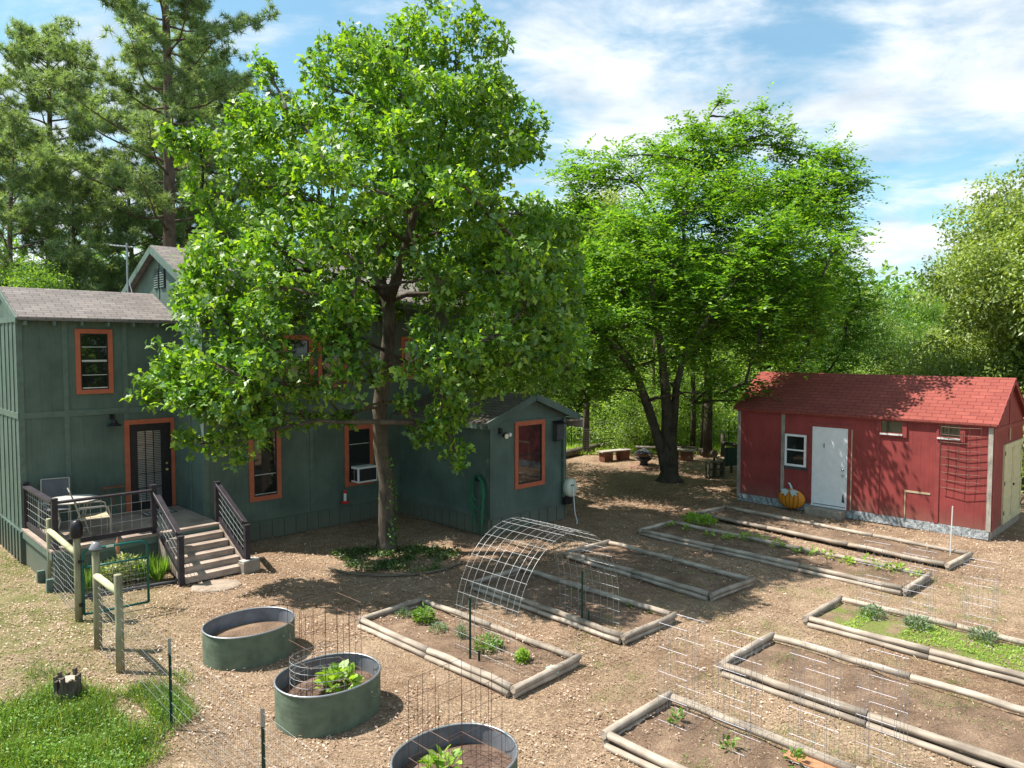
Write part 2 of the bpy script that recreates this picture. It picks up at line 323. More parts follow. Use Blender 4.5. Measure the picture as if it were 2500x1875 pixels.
# ------------------------------------------------------------------ ground
def ground_mat():
    m = mat('ground', (.3, .2, .14), 1, 0, .1); T = m.node_tree
    v = coords(m); s = nd(m, 'ShaderNodeSeparateXYZ'); T.links.new(v, s.inputs[0])
    big = noise(m, v, .35, 6, .62, .4); mid = noise(m, v, 2.4, 6, .68, .6); fine = noise(m, v, 26, 5, .75, .8); f2 = noise(m, v, 75, 3, .7)
    c = ramp(m, mid, [(.30, (.12,.078,.05)), (.43, (.235,.155,.10)), (.56, (.36,.255,.17)), (.8, (.47,.355,.25))])
    c = mixrgb(m, .55, c, ramp(m, big, [(.36, (.22,.135,.085)), (.6, (.42,.305,.205))]))
    vo = nd(m, 'ShaderNodeTexVoronoi', Scale=60.); T.links.new(v, vo.inputs['Vector'])
    sc = nd(m, 'ShaderNodeSeparateColor'); T.links.new(vo.outputs['Color'], sc.inputs[0])
    c = mixrgb(m, .6, c, mixrgb(m, 1, c, ramp(m, sc.outputs[0], [(.1, (.6,.57,.55)), (.5, (.95,.95,.95)), (.93, (1.4,1.42,1.45))]), 'MULTIPLY'))
    c = mixrgb(m, .8, c, mixrgb(m, 1, c, ramp(m, fine, [(.3, (.45,.42,.4)), (.5, (1,1,1)), (.7, (1.5,1.5,1.55))]), 'MULTIPLY'))
    c = mixrgb(m, .5, c, mixrgb(m, 1, c, ramp(m, f2, [(.3, (.6,.6,.6)), (.7, (1.4,1.4,1.4))]), 'MULTIPLY'))
    # grass: far beyond the log edging, and in the left foreground
    far = nd(m, 'ShaderNodeMapRange'); far.inputs['From Min'].default_value = 33; far.inputs['From Max'].default_value = 35
    T.links.new(mth('MULTIPLY_ADD', big, 4, mth('ADD', s.outputs[1], -2.0, tree=T), tree=T), far.inputs['Value'])
    left = nd(m, 'ShaderNodeMapRange'); left.inputs['From Min'].default_value = 5.2; left.inputs['From Max'].default_value = 7.2
    lx = mth('ADD', mth('MULTIPLY', s.outputs[0], -.75, tree=T), mth('MULTIPLY', s.outputs[1], -.32, tree=T), tree=T)   # distance to the lower left
    T.links.new(mth('ADD', mth('ADD', lx, 4.6, tree=T), mth('MULTIPLY', mid, 1.6, tree=T), tree=T), left.inputs['Value'])
    gm = mth('MAXIMUM', far.outputs[0], mth('MULTIPLY', left.outputs[0], .55, tree=T), tree=T)
    gcol = ramp(m, fine, [(.3, (.06,.10,.02)), (.55, (.15,.21,.045)), (.75, (.25,.30,.09))])
    gcol = mixrgb(m, ramp(m, mid, [(.45, (0,0,0)), (.6, (1,1,1))]), gcol, ramp(m, fine, [(.3, (.22,.17,.09)), (.7, (.40,.33,.2))]))
    gfar = ramp(m, fine, [(.3, (.10,.17,.02)), (.7, (.26,.36,.06))])
    gcol = mixrgb(m, far.outputs[0], gcol, gfar)
    c = mixrgb(m, gm, c, gcol)
    # some green weeds to the lower right
    wr = mth('MULTIPLY', mth('GREATER_THAN', s.outputs[0], 1.0, tree=T), mth('LESS_THAN', s.outputs[1], 14, tree=T), tree=T)
    wm = mixrgb(m, 1, ramp(m, noise(m, v, .9, 6, .7), [(.5, (0,0,0)), (.66, (.5,.5,.5))]), ramp(m, fine, [(.45, (0,0,0)), (.6, (1,1,1))]), 'MULTIPLY')
    c = mixrgb(m, mixrgb(m, 1, wr, wm, 'MULTIPLY'), c, (.20, .24, .07))
    setcol(m, c); bump(m, mth('ADD', fine, mth('MULTIPLY', mid, 1.5, tree=T), tree=T), 1, .05); return m
M['ground'] = ground_mat()
xs = np.concatenate([[-600, -250, -100, -50, -30], np.arange(-18, 20.01, .25), [30, 50, 100, 250, 600]])
ys = np.concatenate([[-60, -20, 0], np.arange(4, 36.01, .25), [42, 60, 100, 250, 800]])
gx, gy = np.meshgrid(xs, ys)
gz = .018*np.sin(gx*1.7+np.sin(gy*1.1)*1.3)*np.sin(gy*1.4+gx*.6)+.012*np.sin(gx*4.1+gy*2.3)*np.sin(gy*3.7)-.02
gz = gz + .12*np.exp(-(((gx+7.0)/1.3)**2+((gy-8.6)/1.0)**2))
V = np.stack([gx, gy, gz], -1).reshape(-1, 3); nx = len(xs); ny = len(ys)
idx = np.arange(nx*ny).reshape(ny, nx)
F = np.stack([idx[:-1,:-1], idx[:-1,1:], idx[1:,1:], idx[1:,:-1]], -1).reshape(-1, 4)
g = fastmesh('ground', V, F, M['ground']); g.data.polygons.foreach_set('use_smooth', [True]*len(g.data.polygons)); tag(g, kind='structure')

# ------------------------------------------------------------------ leaf and foliage builders (numpy)
def unit(a): return a/np.maximum(np.linalg.norm(a, axis=-1, keepdims=True), 1e-9)
def leaves(P, Dr, Nr, L, Wd, shape='quad'):
    """P base points, Dr leaf directions, Nr rough normals, L lengths, Wd widths -> V, F"""
    Dr = unit(Dr); Sd = unit(np.cross(Dr, Nr)); Up = np.cross(Sd, Dr); n = len(P)
    L = np.broadcast_to(L, (n,))[:, None]; Wd = np.broadcast_to(Wd, (n,))[:, None]
    if shape == 'oak':
        pts = [(0,0,0),(.28,.28,.05),(.42,.16,.08),(.62,.5,.1),(.78,.22,.06),(1,0,-.06),(.78,-.22,.06),(.62,-.5,.1),(.42,-.16,.08),(.28,-.28,.05)]
    elif shape == 'broad':
        pts = [(0,0,0),(.25,.42,.06),(.65,.4,.06),(1,0,-.05),(.65,-.4,.06),(.25,-.42,.06)]
    elif shape == 'tri':
        pts = [(0,-.5,0),(0,.5,0),(1,0,0)]
    else:
        pts = [(0,0,0),(.45,.5,.05),(1,0,-.04),(.45,-.5,.05)]
    k = len(pts)
    V = np.stack([P + Dr*(a*L) + Sd*(b*Wd) + Up*(c*L) for a, b, c in pts], 1).reshape(-1, 3)
    return V, np.arange(n*k).reshape(n, k)
def rdir(n): return unit(rng.normal(size=(n, 3)))
def clump_points(blobs, per_m2, inner=.25):
    """points on and inside a union of ellipsoids; blobs rows: x y z rx ry rz. drops most points deep inside other blobs"""
    out = []; nor = []
    B = np.array(blobs, float)
    for b in B:
        area = 4*math.pi*((b[3]*b[4]+b[4]*b[5]+b[3]*b[5])/3); n = max(4, int(area*per_m2))
        d = rdir(n); r = 1-inner*rng.random(n)**1.5*1.6
        r *= 1+.16*np.sin(d[:,0]*5.1+b[0]*3)+.12*np.sin(d[:,1]*6.3+d[:,2]*4+b[1]*2)
        out.append(b[:3]+d*b[3:6]*r[:,None]); nor.append(d)
    P = np.concatenate(out); Nn = np.concatenate(nor)
    cnt = np.zeros(len(P))
    for b in B: cnt += (np.linalg.norm((P-b[:3])/b[3:6], axis=1) < .62)
    keep = rng.random(len(P)) < np.where(cnt > 0, .28, 1.)
    return P[keep], Nn[keep]
def subclumps(blobs, k=9, rs=.42, jit=.25):
    """break each blob into smaller clumps sitting on its surface, so outlines and shade get uneven"""
    out = []
    for b in blobs:
        b = np.array(b, float); n = max(5, int(k*(b[3]/1.0)**1.2))
        for d in rdir(n):
            r = .72+.33*rng.random(); s = rs*(1+jit*rng.normal())
            out.append([*(b[:3]+d*b[3:6]*r), b[3]*s, b[4]*s, b[5]*s*.8])
        out.append([*b[:3], b[3]*.55, b[4]*.55, b[5]*.55])
    return out
def rosettes(P, Nn, per, Lm, Wr, shape, upbias=.35, spread=.9):
    """per leaves radiating from each point"""
    n = len(P); Pn = np.repeat(P, per, 0); Nv = np.repeat(unit(Nn+np.array([0,0,upbias])+.35*rng.normal(size=(n,3))), per, 0)
    D = unit(rdir(n*per)*spread+Nv*.45); L = Lm*(.65+.6*rng.random(n*per))
    Nf = unit(Nv*.8+np.array([-.12,-.05,.75])+.45*rng.normal(size=(n*per,3)))
    Pn = Pn+rng.normal(size=Pn.shape)*Lm*.35
    return leaves(Pn, D, Nf, L, L*Wr, shape)
def limb(mb, p, q, r0, r1, sag=.0, n=7, wig=.12, seg=7):
    p = Vector(p); q = Vector(q); d = q-p; L = d.length; pts = []; rs = []
    off = Vector((random.uniform(-1,1), random.uniform(-1,1), random.uniform(-.5,.5)))*L*wig
    for i in range(seg+1):
        t = i/seg; c = p.lerp(q, t)+off*math.sin(math.pi*t)*(1-.3*t)+Vector((0,0,1))*L*sag*math.sin(math.pi*t)
        c += Vector((random.uniform(-1,1), random.uniform(-1,1), random.uniform(-1,1)))*L*.012*(0 < i < seg)
        pts.append(c); rs.append(r0+(r1-r0)*t**.8)
    mb.tube(pts, rs, n); return pts
def grow(tk, seeds, blobs, r_end=.014, k_r=.010, sub=6, rs=.85):
    """limbs reach the blobs by forking off the nearest earlier limb"""
    net = []
    for s_ in seeds:
        L = 0; prev = s_[0]
        for p in s_: L += (p-prev).length; prev = p; net.append((p.copy(), L*.3))
    for b in sorted(blobs, key=lambda b: math.hypot(b[0]-seeds[0][-1].x*.3, b[1])+abs(b[2]-5)*.2):
        c = Vector(b[:3]); hc = math.hypot(c.x, c.y)
        best = min(net, key=lambda q: (q[0]-c).length+q[1]*.30+(3 if q[0].z > c.z+.1 else 0)+(1.5 if math.hypot(q[0].x, q[0].y) > hc+.3 else 0))
        d = (c-best[0]).length; r0 = max(.018, min(.085, .016+k_r*d*1.6+.016*b[3]))
        pts = limb(tk, best[0], c, r0, r_end, .05, 6, .10, 7); L = best[1]
        for i in range(2, len(pts)): net.append((pts[i], L+d*i/7*.6))
        for k in range(sub):
            dv = Vector(rdir(1)[0]); e_ = c+Vector((dv.x*b[3], dv.y*b[4], dv.z*b[5]))*rs; limb(tk, pts[4+(k%3)], e_, .014, .004, .03, 4, .15, 4)
def path_at(pts, z):
    for a, b in zip(pts, pts[1:]):
        if a.z <= z <= b.z: return a.lerp(b, (z-a.z)/max(b.z-a.z, 1e-6))
    return pts[-1] if z > pts[-1].z else pts[0]

# ------------------------------------------------------------------ THE GREEN HOUSE
L0 = Vector((-10.5, 15.6, 0))
def loc2w(x, y, z=0): return L0+AX*x+NX*y+Vector((0,0,z))
house = thing('house', 'green two storey house with orange window trim, behind the big oak', 'house', L0, TH)
W1 = MB()
# left block: x 0..3.25, y 0..2.9 ; gable facing -x
def gable_x(mb, x0, x1, y0, y1, z0, ze, zr):
    ym = (y0+y1)/2
    mb.add([(x0,y0,z0),(x1,y0,z0),(x1,y1,z0),(x0,y1,z0),(x0,y0,ze),(x1,y0,ze),(x1,y1,ze),(x0,y1,ze),(x0,ym,zr),(x1,ym,zr)],
           [(0,3,2,1),(0,1,5,4),(2,3,7,6),(0,4,8,7,3),(1,2,6,9,5),(4,5,9,8),(7,8,9,6)]); return mb
def gable_y(mb, x0, x1, y0, y1, z0, ze, zr):
    xm = (x0+x1)/2
    mb.add([(x0,y0,z0),(x1,y0,z0),(x1,y1,z0),(x0,y1,z0),(x0,y0,ze),(x1,y0,ze),(x1,y1,ze),(x0,y1,ze),(xm,y0,zr),(xm,y1,zr)],
           [(0,3,2,1),(0,1,5,8,4),(2,3,7,9,6),(0,4,7,3),(1,2,6,5),(4,8,9,7),(8,5,6,9)]); return mb
gable_x(MB(), 0, 3.25, 0, 2.9, .0, 5.31, 5.92).build('wall', M['green'], house)
gable_x(MB(), 3.25, 11.35, -1.64, 3.66, .0, 5.90, 7.10).build('wall', M['green'], house)
gable_y(MB(), 8.69, 11.5, -5.36, -1.64, .0, 2.84, 3.36).build('wall', M['teal'], house)
def roof_x(mb, x0, x1, y0, y1, ze, zr, ov, oe, th=.07):
    ym = (y0+y1)/2; sl = (zr-ze)/(ym-y0)
    for a, sgn in ((y0-ov, 1), (y1+ov, -1)):
        zb = ze-sl*ov; up = .03
        pts = [(x0-oe, a, zb+up), (x0-oe, ym, zr+up), (x0-oe, ym, zr+up+th), (x0-oe, a, zb+up+th)]
        if sgn < 0: pts = pts[::-1]
        mb.prism(pts, (x1-x0+2*oe, 0, 0))
    return mb
def roof_y(mb, x0, x1, y0, y1, ze, zr, ov, oe0, oe1, th=.06):
    xm = (x0+x1)/2; sl = (zr-ze)/(xm-x0)
    for a in (x0-ov, x1+ov):
        zb = ze-sl*ov; up = .03
        mb.prism([(a, y0-oe0, zb+up), (xm, y0-oe0, zr+up), (xm, y0-oe0, zr+up+th), (a, y0-oe0, zb+up+th)], (0, y1-y0+oe0+oe1, 0))
    return mb
roof_x(MB(), 0, 3.25, 0, 2.9, 5.31, 5.92, .28, .03).build('roof', M['roof'], house)
roof_x(MB(), 3.25, 11.35, -1.64, 3.66, 5.90, 7.10, .35, .18).build('roof', M['roof'], house)
roof_y(MB(), 8.69, 11.5, -5.36, -1.64, 2.84, 3.36, .3, .22, -.01).build('roof', M['roof_brown'], house)
# rake boards, fascia, rafter tails
t = MB(); p0 = (-.06, -.28, 5.31-.118+.0); pr = (-.06, 1.45, 5.93)
t.bar((-.05, -.27, 5.215), (-.05, 1.45, 5.905), .03, .13); t.bar((-.05, 3.17, 5.215), (-.05, 1.45, 5.905), .03, .13)
t.build_split('rake_board', M['green_trim'], house)
t = MB()
for k in range(7):
    x = .1+k*.53
    if x < 3.2: t.box(x, x+.045, -.27, -.022, 5.12, 5.21)
t.build_split('rafter_tail', M['green_trim'], house)
t = MB(); t.bar((3.25-.19, -1.98, 5.735), (3.25-.19, 1.01, 7.085), .03, .17); t.bar((3.25-.19, 4.0, 5.735), (3.25-.19, 1.01, 7.085), .03, .17); t.build_split('rake_board', M['green_trim'], house)
t = MB(); t.bar((8.39, -5.60, 2.755), (10.095, -5.60, 3.39), .03, .17); t.bar((11.80, -5.60, 2.755), (10.095, -5.60, 3.39), .03, .17)
t.box(8.73, 11.46, -5.383, -5.362, 2.74, 2.80); t.build_split('rake_board', M['teal'], house)
t = MB(); t.box(3.0, 11.5, -2.02, -1.99, 5.70, 5.80); t.build('fascia', M['green_trim'], house)
t = MB(); t.box(8.37, 8.40, -5.57, -1.7, 2.68, 2.79); t.build('fascia', M['green_trim'], house)
# horizontal band and battens
t = MB()
t.box(-.02, 3.23, -.024, 0, 3.12, 3.25); t.box(-.024, 0, -.024, 2.9, 3.12, 3.25)
t.box(-.024, 0, -.024, 2.9, 5.19, 5.31)
t.box(3.226, 3.25, -1.664, -.03, 3.06, 3.17); t.box(3.25, 8.66, -1.664, -1.64, 3.02, 3.15)
t.build_split('band_board', M['green_trim'], house)
t = MB()
for x in (.0, .84, 2.06, 3.15):
    t.box(x, x+.1, -.02, 0, .8, 3.12); t.box(x, x+.1, -.02, 0, 3.25, 5.24)
for y in (-.024, .35, .75, 1.15, 1.6, 2.1, 2.6):
    t.box(-.02, 0, y if y > 0 else -.02, y+.07, .75, 3.12); t.box(-.02, 0, y if y > 0 else -.02, y+.07, 3.25, 5.19)
for x in (3.25, 5.9, 7.95):
    t.box(x-(.02 if x < 4 else 0), x+.09, -1.66, -1.64, .5, 3.02); t.box(x-(.02 if x < 4 else 0), x+.09, -1.66, -1.64, 3.15, 5.85)
for y in (-1.64, -.9):
    t.box(3.23, 3.25, y, y+.09, .5, 3.05); t.box(3.23, 3.25, y, y+.09, 3.17, 5.85)
t.box(3.23, 3.25, .95, 1.04, 5.9, 7.0)
t.build_split('batten', M['green_trim'], house)
t = MB(); t.box(8.67, 8.76, -5.378, -5.36, .42, 2.74); t.box(8.67, 8.69, -5.378, -5.27, .42, 2.74); t.box(11.41, 11.50, -5.378, -5.36, .42, 2.74)
t.build_split('corner_board', M['teal'], house)
# skirting with ribs
def skirt(x0, x1, y, ax, h, inv=1, top=None):
    mb = MB()
    n = int(abs(x1-x0)/.3)
    if ax == 'x': mb.box(x0, x1, y-.03, y-.002, 0, h)
    else: mb.box(y-.03, y-.002, x0, x1, 0, h)
    for k in range(n+1):
        c = x0+(x1-x0)*k/n
        if ax == 'x': mb.box(c, c+.05, y-.055, y-.032, 0, h-.02)
        else: mb.box(y-.055, y-.032, c, c+.05, 0, h-.02)
    return mb
skirt(3.27, 8.6, -1.66, 'x', .45).build('skirting', M['green2'], house)
skirt(8.72, 11.42, -5.36, 'x', .42).build('skirting', M['teal'], house)
skirt(-5.36, -1.75, 8.69, 'y', .42).build('skirting', M['green2'], house)
skirt(0.0, 2.85, 0, 'y', .7).build('skirting', M['green2'], house)
# gable louvre vents (main block, facing left)
for y in (.70, 1.10):
    f = MB(); f.box(3.222, 3.248, y-.16, y+.16, 6.12, 6.62); vt = f.build('vent', M['black'], house)
    s_ = MB()
    for k in range(8): s_.add([(3.20, y-.14, 6.15+k*.058), (3.20, y+.14, 6.15+k*.058), (3.225, y+.14, 6.185+k*.058), (3.225, y-.14, 6.185+k*.058)], [(0,1,2,3)])
    s_.build('louvre', M['green_trim'], vt)
# windows
def window(parent, x0, x1, z0, z1, y, tw=.11, bars=(), sash='sash', trim='orange', ax='x', name='window'):
    """trim outer rect; glass inside; y = wall plane facing -y (or wall plane x facing -x when ax='y')"""
    def bx(mb, a0, a1, c0, c1, b0, b1):
        return mb.box(a0, a1, y-c1, y-c0, b0, b1) if ax == 'x' else mb.box(y-c1, y-c0, a0, a1, b0, b1)
    fr = MB(); bx(fr, x0, x1, .001, .035, z1-tw, z1); bx(fr, x0, x1, .001, .035, z0, z0+tw)
    bx(fr, x0, x0+tw, .001, .033, z0+tw, z1-tw); bx(fr, x1-tw, x1, .001, .033, z0+tw, z1-tw)
    wn = fr.build(name, M[trim], parent)
    gx0, gx1, gz0, gz1 = x0+tw, x1-tw, z0+tw, z1-tw
    g_ = MB(); bx(g_, gx0, gx1, .001, .010, gz0, gz1); g_.build('pane', M['glass'], wn)
    s_ = MB(); w_ = .025
    bx(s_, gx0, gx0+w_, .010, .026, gz0, gz1); bx(s_, gx1-w_, gx1, .010, .026, gz0, gz1)
    bx(s_, gx0+w_, gx1-w_, .010, .026, gz0, gz0+w_); bx(s_, gx0+w_, gx1-w_, .010, .026, gz1-w_, gz1)
    s_.build('sash_frame', M['black'], wn)
    b_ = MB()
    for zf, hh in bars:
        zc = gz0+(gz1-gz0)*zf; bx(b_, gx0+w_, gx1-w_, .010, .024, zc-hh/2, zc+hh/2)
    if bars: b_.build_split('glazing_bar', M[sash], wn)
    return wn
w0 = window(house, 1.09, 1.85, 3.60, 5.06, 0, .1, ((.76,.012),(.52,.02),(.5,.012),(.26,.012),(.03,.02)))
window(house, 4.29, 5.11, .94, 2.75, -1.64, .115, ((.33,.012),(.03,.012)), )
window(house, 6.91, 7.80, .96, 2.58, -1.64, .12, ((.72,.012),))
window(house, 5.2, 6.01, 3.70, 4.95, -1.64, .11, ((.5,.012),), )
window(house, 6.16, 7.0, 3.62, 4.95, -1.64, .11, ((.5,.012),))
window(house, 8.75, 9.5, 3.75, 4.95, -1.64, .11, ((.5,.012),))
window(house, 9.54, 10.64, 1.05, 2.77, -5.36, .115, ((.49,.02),), sash='black')
# door with glazing and blinds
dt = MB(); dt.box(2.05, 3.17, -.04, -.002, 2.84, 2.95); dt.box(2.05, 2.16, -.038, -.002, .79, 2.84); dt.box(3.08, 3.17, -.038, -.002, .79, 2.84)
dtr = dt.build('door_trim', M['orange'], house)
db = MB(); db.box(2.17, 3.07, -.018, -.002, .8, 2.835)
for a, b, c, d_ in ((2.17,2.32,.8,2.835),(2.86,3.07,.8,2.835),(2.32,2.86,.8,.98),(2.32,2.86,2.68,2.835)): db.box(a, b, -.05, -.02, c, d_)
for k in range(1,3): db.box(2.32+.18*k-.008, 2.32+.18*k+.008, -.048, -.036, .98, 2.68)
for k in range(1,5): db.box(2.32, 2.86, -.0475, -.0365, .98+.34*k-.008, .98+.34*k+.008)
door = db.build('door', M['black'], house)
bl = MB()
for k in range(40): z = 1.0+k*.042; bl.add([(2.33,-.021,z),(2.85,-.021,z),(2.85,-.031,z+.028),(2.33,-.031,z+.028)], [(0,1,2,3)])
bl.build('blind', M['blind'], door)
gl = bpy.data.materials.new('clear_glass'); gl.use_nodes = True; T = gl.node_tree; T.nodes.clear()
o_ = T.nodes.new('ShaderNodeOutputMaterial'); tr = T.nodes.new('ShaderNodeBsdfTransparent'); gs = T.nodes.new('ShaderNodeBsdfGlossy'); gs.inputs['Roughness'].default_value = .03
fz = T.nodes.new('ShaderNodeFresnel'); fz.inputs[0].default_value = 1.6; mx = T.nodes.new('ShaderNodeMixShader'); T.links.new(fz.outputs[0], mx.inputs[0]); T.links.new(tr.outputs[0], mx.inputs[1]); T.links.new(gs.outputs[0], mx.inputs[2]); T.links.new(mx.outputs[0], o_.inputs[0])
M['clear'] = gl
MB().add([(2.32,-.0345,.98),(2.86,-.0345,.98),(2.86,-.0345,2.68),(2.32,-.0345,2.68)], [(0,1,2,3)]).build('pane', gl, door)
hb = MB(); hb.lathe([(0,0),(.03,0),(.03,.04),(0,.045)], 12); 
for v_ in range(len(hb.v)): a, b, c = hb.v[v_]; hb.v[v_] = (2.97+a, -.05-c, 1.71+b)
hb2 = MB(); hb2.lathe([(0,0),(.025,0),(.025,.02),(0,.02)], 12)
for a, b, c in hb2.v: hb.v.append((2.97+a, -.05-c, 1.86+b))
n0 = len(hb.v)-len(hb2.v); hb.f += [tuple(i+n0 for i in f) for f in hb2.f]
hb.build('handle', mat('brass', (.7,.55,.25), .3, .8), door)
# barn light above the deck
wl = MB(); wl.tube([(1.8,-.01,3.05),(1.8,-.10,3.10),(1.8,-.17,3.05),(1.8,-.18,2.98)], .018, 8)
wl.lathe([(.05,.12),(.06,.06),(.16,0),(.165,-.012),(.15,0),(.04,.05)], 20, (1.8,-.18,2.87)); wl.box(1.75,1.85,-.03,-.001,3.0,3.12)
wl.build('wall_lamp', M['black'], house, smooth=False)
# security light on the small wing
sl_ = MB(); sl_.lathe([(0,0),(.05,0),(.055,.05),(.02,.08)], 12, (0,0,0)); 
sb = MB(); sb.box(8.98, 9.08, -5.41, -5.362, 2.52, 2.66)
for a, b, c in sl_.v: sb.v.append((9.06+a*1.3, -5.50+c*-.6-b*.5+.02, 2.50+b*1.3))
sb.f += [tuple(i+8 for i in f) for f in sl_.f]
o1 = sb.build('security_light', M['black'], house)
sc_ = MB(); sc_.lathe([(0,-.02),(.06,-.02),(.062,0),(.05,.02),(0,.02)], 16)
q = MB(); 
for a, b, c in sc_.v: q.v.append((9.08+a, -5.545+c, 2.46+b))
q.f = sc_.f; q.build('lamp_lens', mat('lens', (.75,.68,.5), .4), o1)
sc2 = MB()
for a, b, c in sc_.v: sc2.v.append((9.27+a*.7, -5.46+c*2, 2.48+b*.8))
sc2.f = sc_.f; sc2.build('lamp_lens', M['white'], o1)
# downspout
t = MB(); t.bar((11.36,-5.41,.4), (11.36,-5.41,2.75), .06, .06, (1,0,0)); t.build('downspout', M['green_trim'], house)
# back porch slice right of the wing
t = MB(); t.box(11.55, 11.63, -4.9, -4.82, 0, 2.5); t.build('porch_post', M['black'], house)
t = MB(); t.box(11.5, 12.1, -5.5, -1.9, 2.66, 2.72); t.box(12.05, 12.10, -5.5, -1.9, 2.45, 2.66); t.build('porch_roof', M['greywood_x'], house)

# things on the house
ac = thing('air_conditioner', 'white window air conditioner sticking out of the lower window beside the oak trunk', 'air conditioner', loc2w(7.38, -1.66, 1.08), TH)
a_ = MB(); a_.box(-.30, .30, -.36, -.02, 0, .42); a_.build('casing', M['white'], ac, bevel=.012)
a_ = MB(); a_.box(-.26, .26, -.372, -.362, .05, .37)
for k in range(2): a_.box(-.312, -.302, -.32+k*.15, -.20+k*.15, .06, .36)
gr_ = a_.build('grille', M['black'], ac)
a_ = MB()
for k in range(12): a_.box(-.255, .255, -.378, -.373, .062+k*.026, .070+k*.026)
a_.build('grille_slat', mat('dark_slat', (.05,.05,.05), .5), gr_)
fd = thing('bird_feeder', 'small red hummingbird feeder hanging on the green wall below the oak', 'bird feeder', loc2w(6.83, -1.78, .55), TH)
f_ = MB(); f_.lathe([(0,.02),(.10,.02),(.11,.05),(.08,.07),(.03,.075)], 18); f_.lathe([(.03,.28),(.045,.28),(.04,.34),(0,.36)], 14); f_.build('base', M['feeder'], fd, True)
f_ = MB(); f_.lathe([(.035,.07),(.04,.1),(.04,.26),(.035,.29)], 14); f_.build('bottle', mat('cloudy_glass', (.7,.7,.7), .2), fd, True)
f_ = MB(); f_.tube([(0,0,.35),(0,.02,.45),(0,.1,.47)], .005, 5); f_.build('hook', M['black'], fd)
# green hose coil on the side wall near the corner
hs = MB()
for k, (ry, rz, cz) in enumerate(((.25,.42,1.08),(.22,.40,1.05),(.27,.50,.98),(.20,.62,.86),(.24,.70,.78),(.17,.30,1.18))):
    hs.tube([(-.05-.02*(k%3), ry*math.cos(a*math.pi/12), cz+rz*math.sin(a*math.pi/12)) for a in range(25)], .012, 6, False)
hs.tube([(-.09,-.2,1.4),(-.12,-.26,.9),(-.2,-.3,.3),(-.25,-.35,.03)], .012, 6)
ho = thing('garden_hose', 'coiled green garden hose hanging beside the corner of the small wing', 'hose', loc2w(8.62, -5.05), TH)
hs.build('coil', M['hose'], ho, True)
q = MB(); q.box(-.09, .0, -.06, .06, 1.35, 1.5); q.build('hanger', M['black'], ho)
rl = thing('hose_reel', 'cream retractable hose reel on the right corner of the small green wing', 'hose reel', loc2w(11.5, -5.40), TH)
q = MB(); q.lathe([(0,-.11),(.16,-.11),(.2,-.07),(.2,.07),(.16,.11),(0,.11)], 24)
q.v = [(b*1.0, c-.12, .86+a*1.25) for a, b, c in q.v]; q.build('casing', M['cream'], rl, True)
q = MB(); q.box(-.1, .02, -.245, -.232, .93, .96); q.build('hose_slot', M['black'], rl); q = MB(); q.box(-.2, .08, -.14, -.02, .42, .62); q.build('valve_box', M['black'], rl)
q = MB(); q.tube([(-.04,-.24,.94),(-.05,-.30,.6),(-.07,-.36,.2),(-.14,-.5,.02),(-.3,-.62,.015)], .013, 6); q.build('hose_end', M['white'], rl, True)
bb = thing('wall_box', 'black wooden box mounted high on the small green wing beside its window', 'wall box', loc2w(11.11, -5.37, 2.15), TH)
q = MB(); q.prism([(-.14,-.02,0),(-.14,-.16,.05),(-.14,-.16,.46),(-.14,-.02,.52)], (.28,0,0)); q.build('body', M['iron'], bb)
q = MB(); q.prism([(-.17,-.02,.525),(-.17,-.2,.463),(-.17,-.2,.48),(-.17,-.02,.545)], (.34,0,0)); q.build('lid', M['black'], bb)
# antennas
an = thing('tv_antenna', 'tall thin television antenna on a mast behind the left roof', 'antenna', AT(312, 700, 19.2)-Vector((0,0,AT(312,700,19.2).z)))
q = MB(); q.tube([(0,0,0),(0,0,7.35)], .025, 8); q.build('mast', M['galv'], an)
q = MB(); q.tube([(-.45,0,7.3),(.15,0,7.25)], .015, 6)
for k in range(7): q.tube([(-.42+k*.09,-.35+k*.02,7.3-.008*k),(-.42+k*.09,.35-k*.02,7.3-.008*k)], .006, 5)
q.build('antenna_array', M['galv'], an)
q = MB(); q.tube([(.03,0,6.4),(.15,-.05,6.0),(.2,-.05,5.6),(.04,0,5.3),(.1,.05,5.0)], .01, 5); q.build('cable', M['white'], an)
an2 = thing('roof_antenna', 'small bare antenna standing on the ridge of the small green wing', 'antenna', loc2w(10.1, -4.9, 3.42), TH)
q = MB(); q.tube([(0,0,0),(0,0,.32)], .012, 6); q.build('mast', M['black'], an2)
q = MB(); q.tube([(-.22,0,.3),(.22,0,.3)], .01, 6)
for k in range(4): q.tube([(-.2+k*.13,-.12,.3),(-.2+k*.13,.12,.3)], .006, 5)
q.build('antenna_array', M['galv'], an2)

# ------------------------------------------------------------------ DECK, STAIRS, RAILINGS (local frame of the house)
ZD = .78
deck = thing('deck', 'raised wooden deck with green skirting in front of the black door', 'deck', L0, TH)
q = MB(); nb = 17
for k in range(nb): y0 = -2.5+k*.1465; q.box(.0, 3.22, y0, y0+.139, ZD-.035, ZD)
q.box(-.03, 3.245, -2.53, -2.502, ZD-.05, ZD-.002); q.box(-.03, -.002, -2.5, 0, ZD-.05, ZD-.002)
q.build('decking', M['deckwood'], deck)
q = MB(); q.box(.03, 3.2, -2.48, -2.44, 0, ZD-.052); q.box(.03, .07, -2.44, -.06, 0, ZD-.052)
for x in (.05, .65, 1.25, 1.85): q.box(x, x+.07, -2.503, -2.482, 0, ZD-.054)
q.box(.012, 1.9, -2.505, -2.484, ZD-.19, ZD-.056) if False else None
q.build('skirting', M['green2'], deck)
q = MB(); q.box(-.02, .028, -2.5, -.06, ZD-.20, ZD-.052); q.box(.03, 3.2, -2.52, -2.504, ZD-.19, ZD-.052); q.build('rim_board', M['green_trim'], deck)
q = MB()
for y in (-2.45, -1.7): q.box(-.1, .025, y, y+.09, -.05, .22)
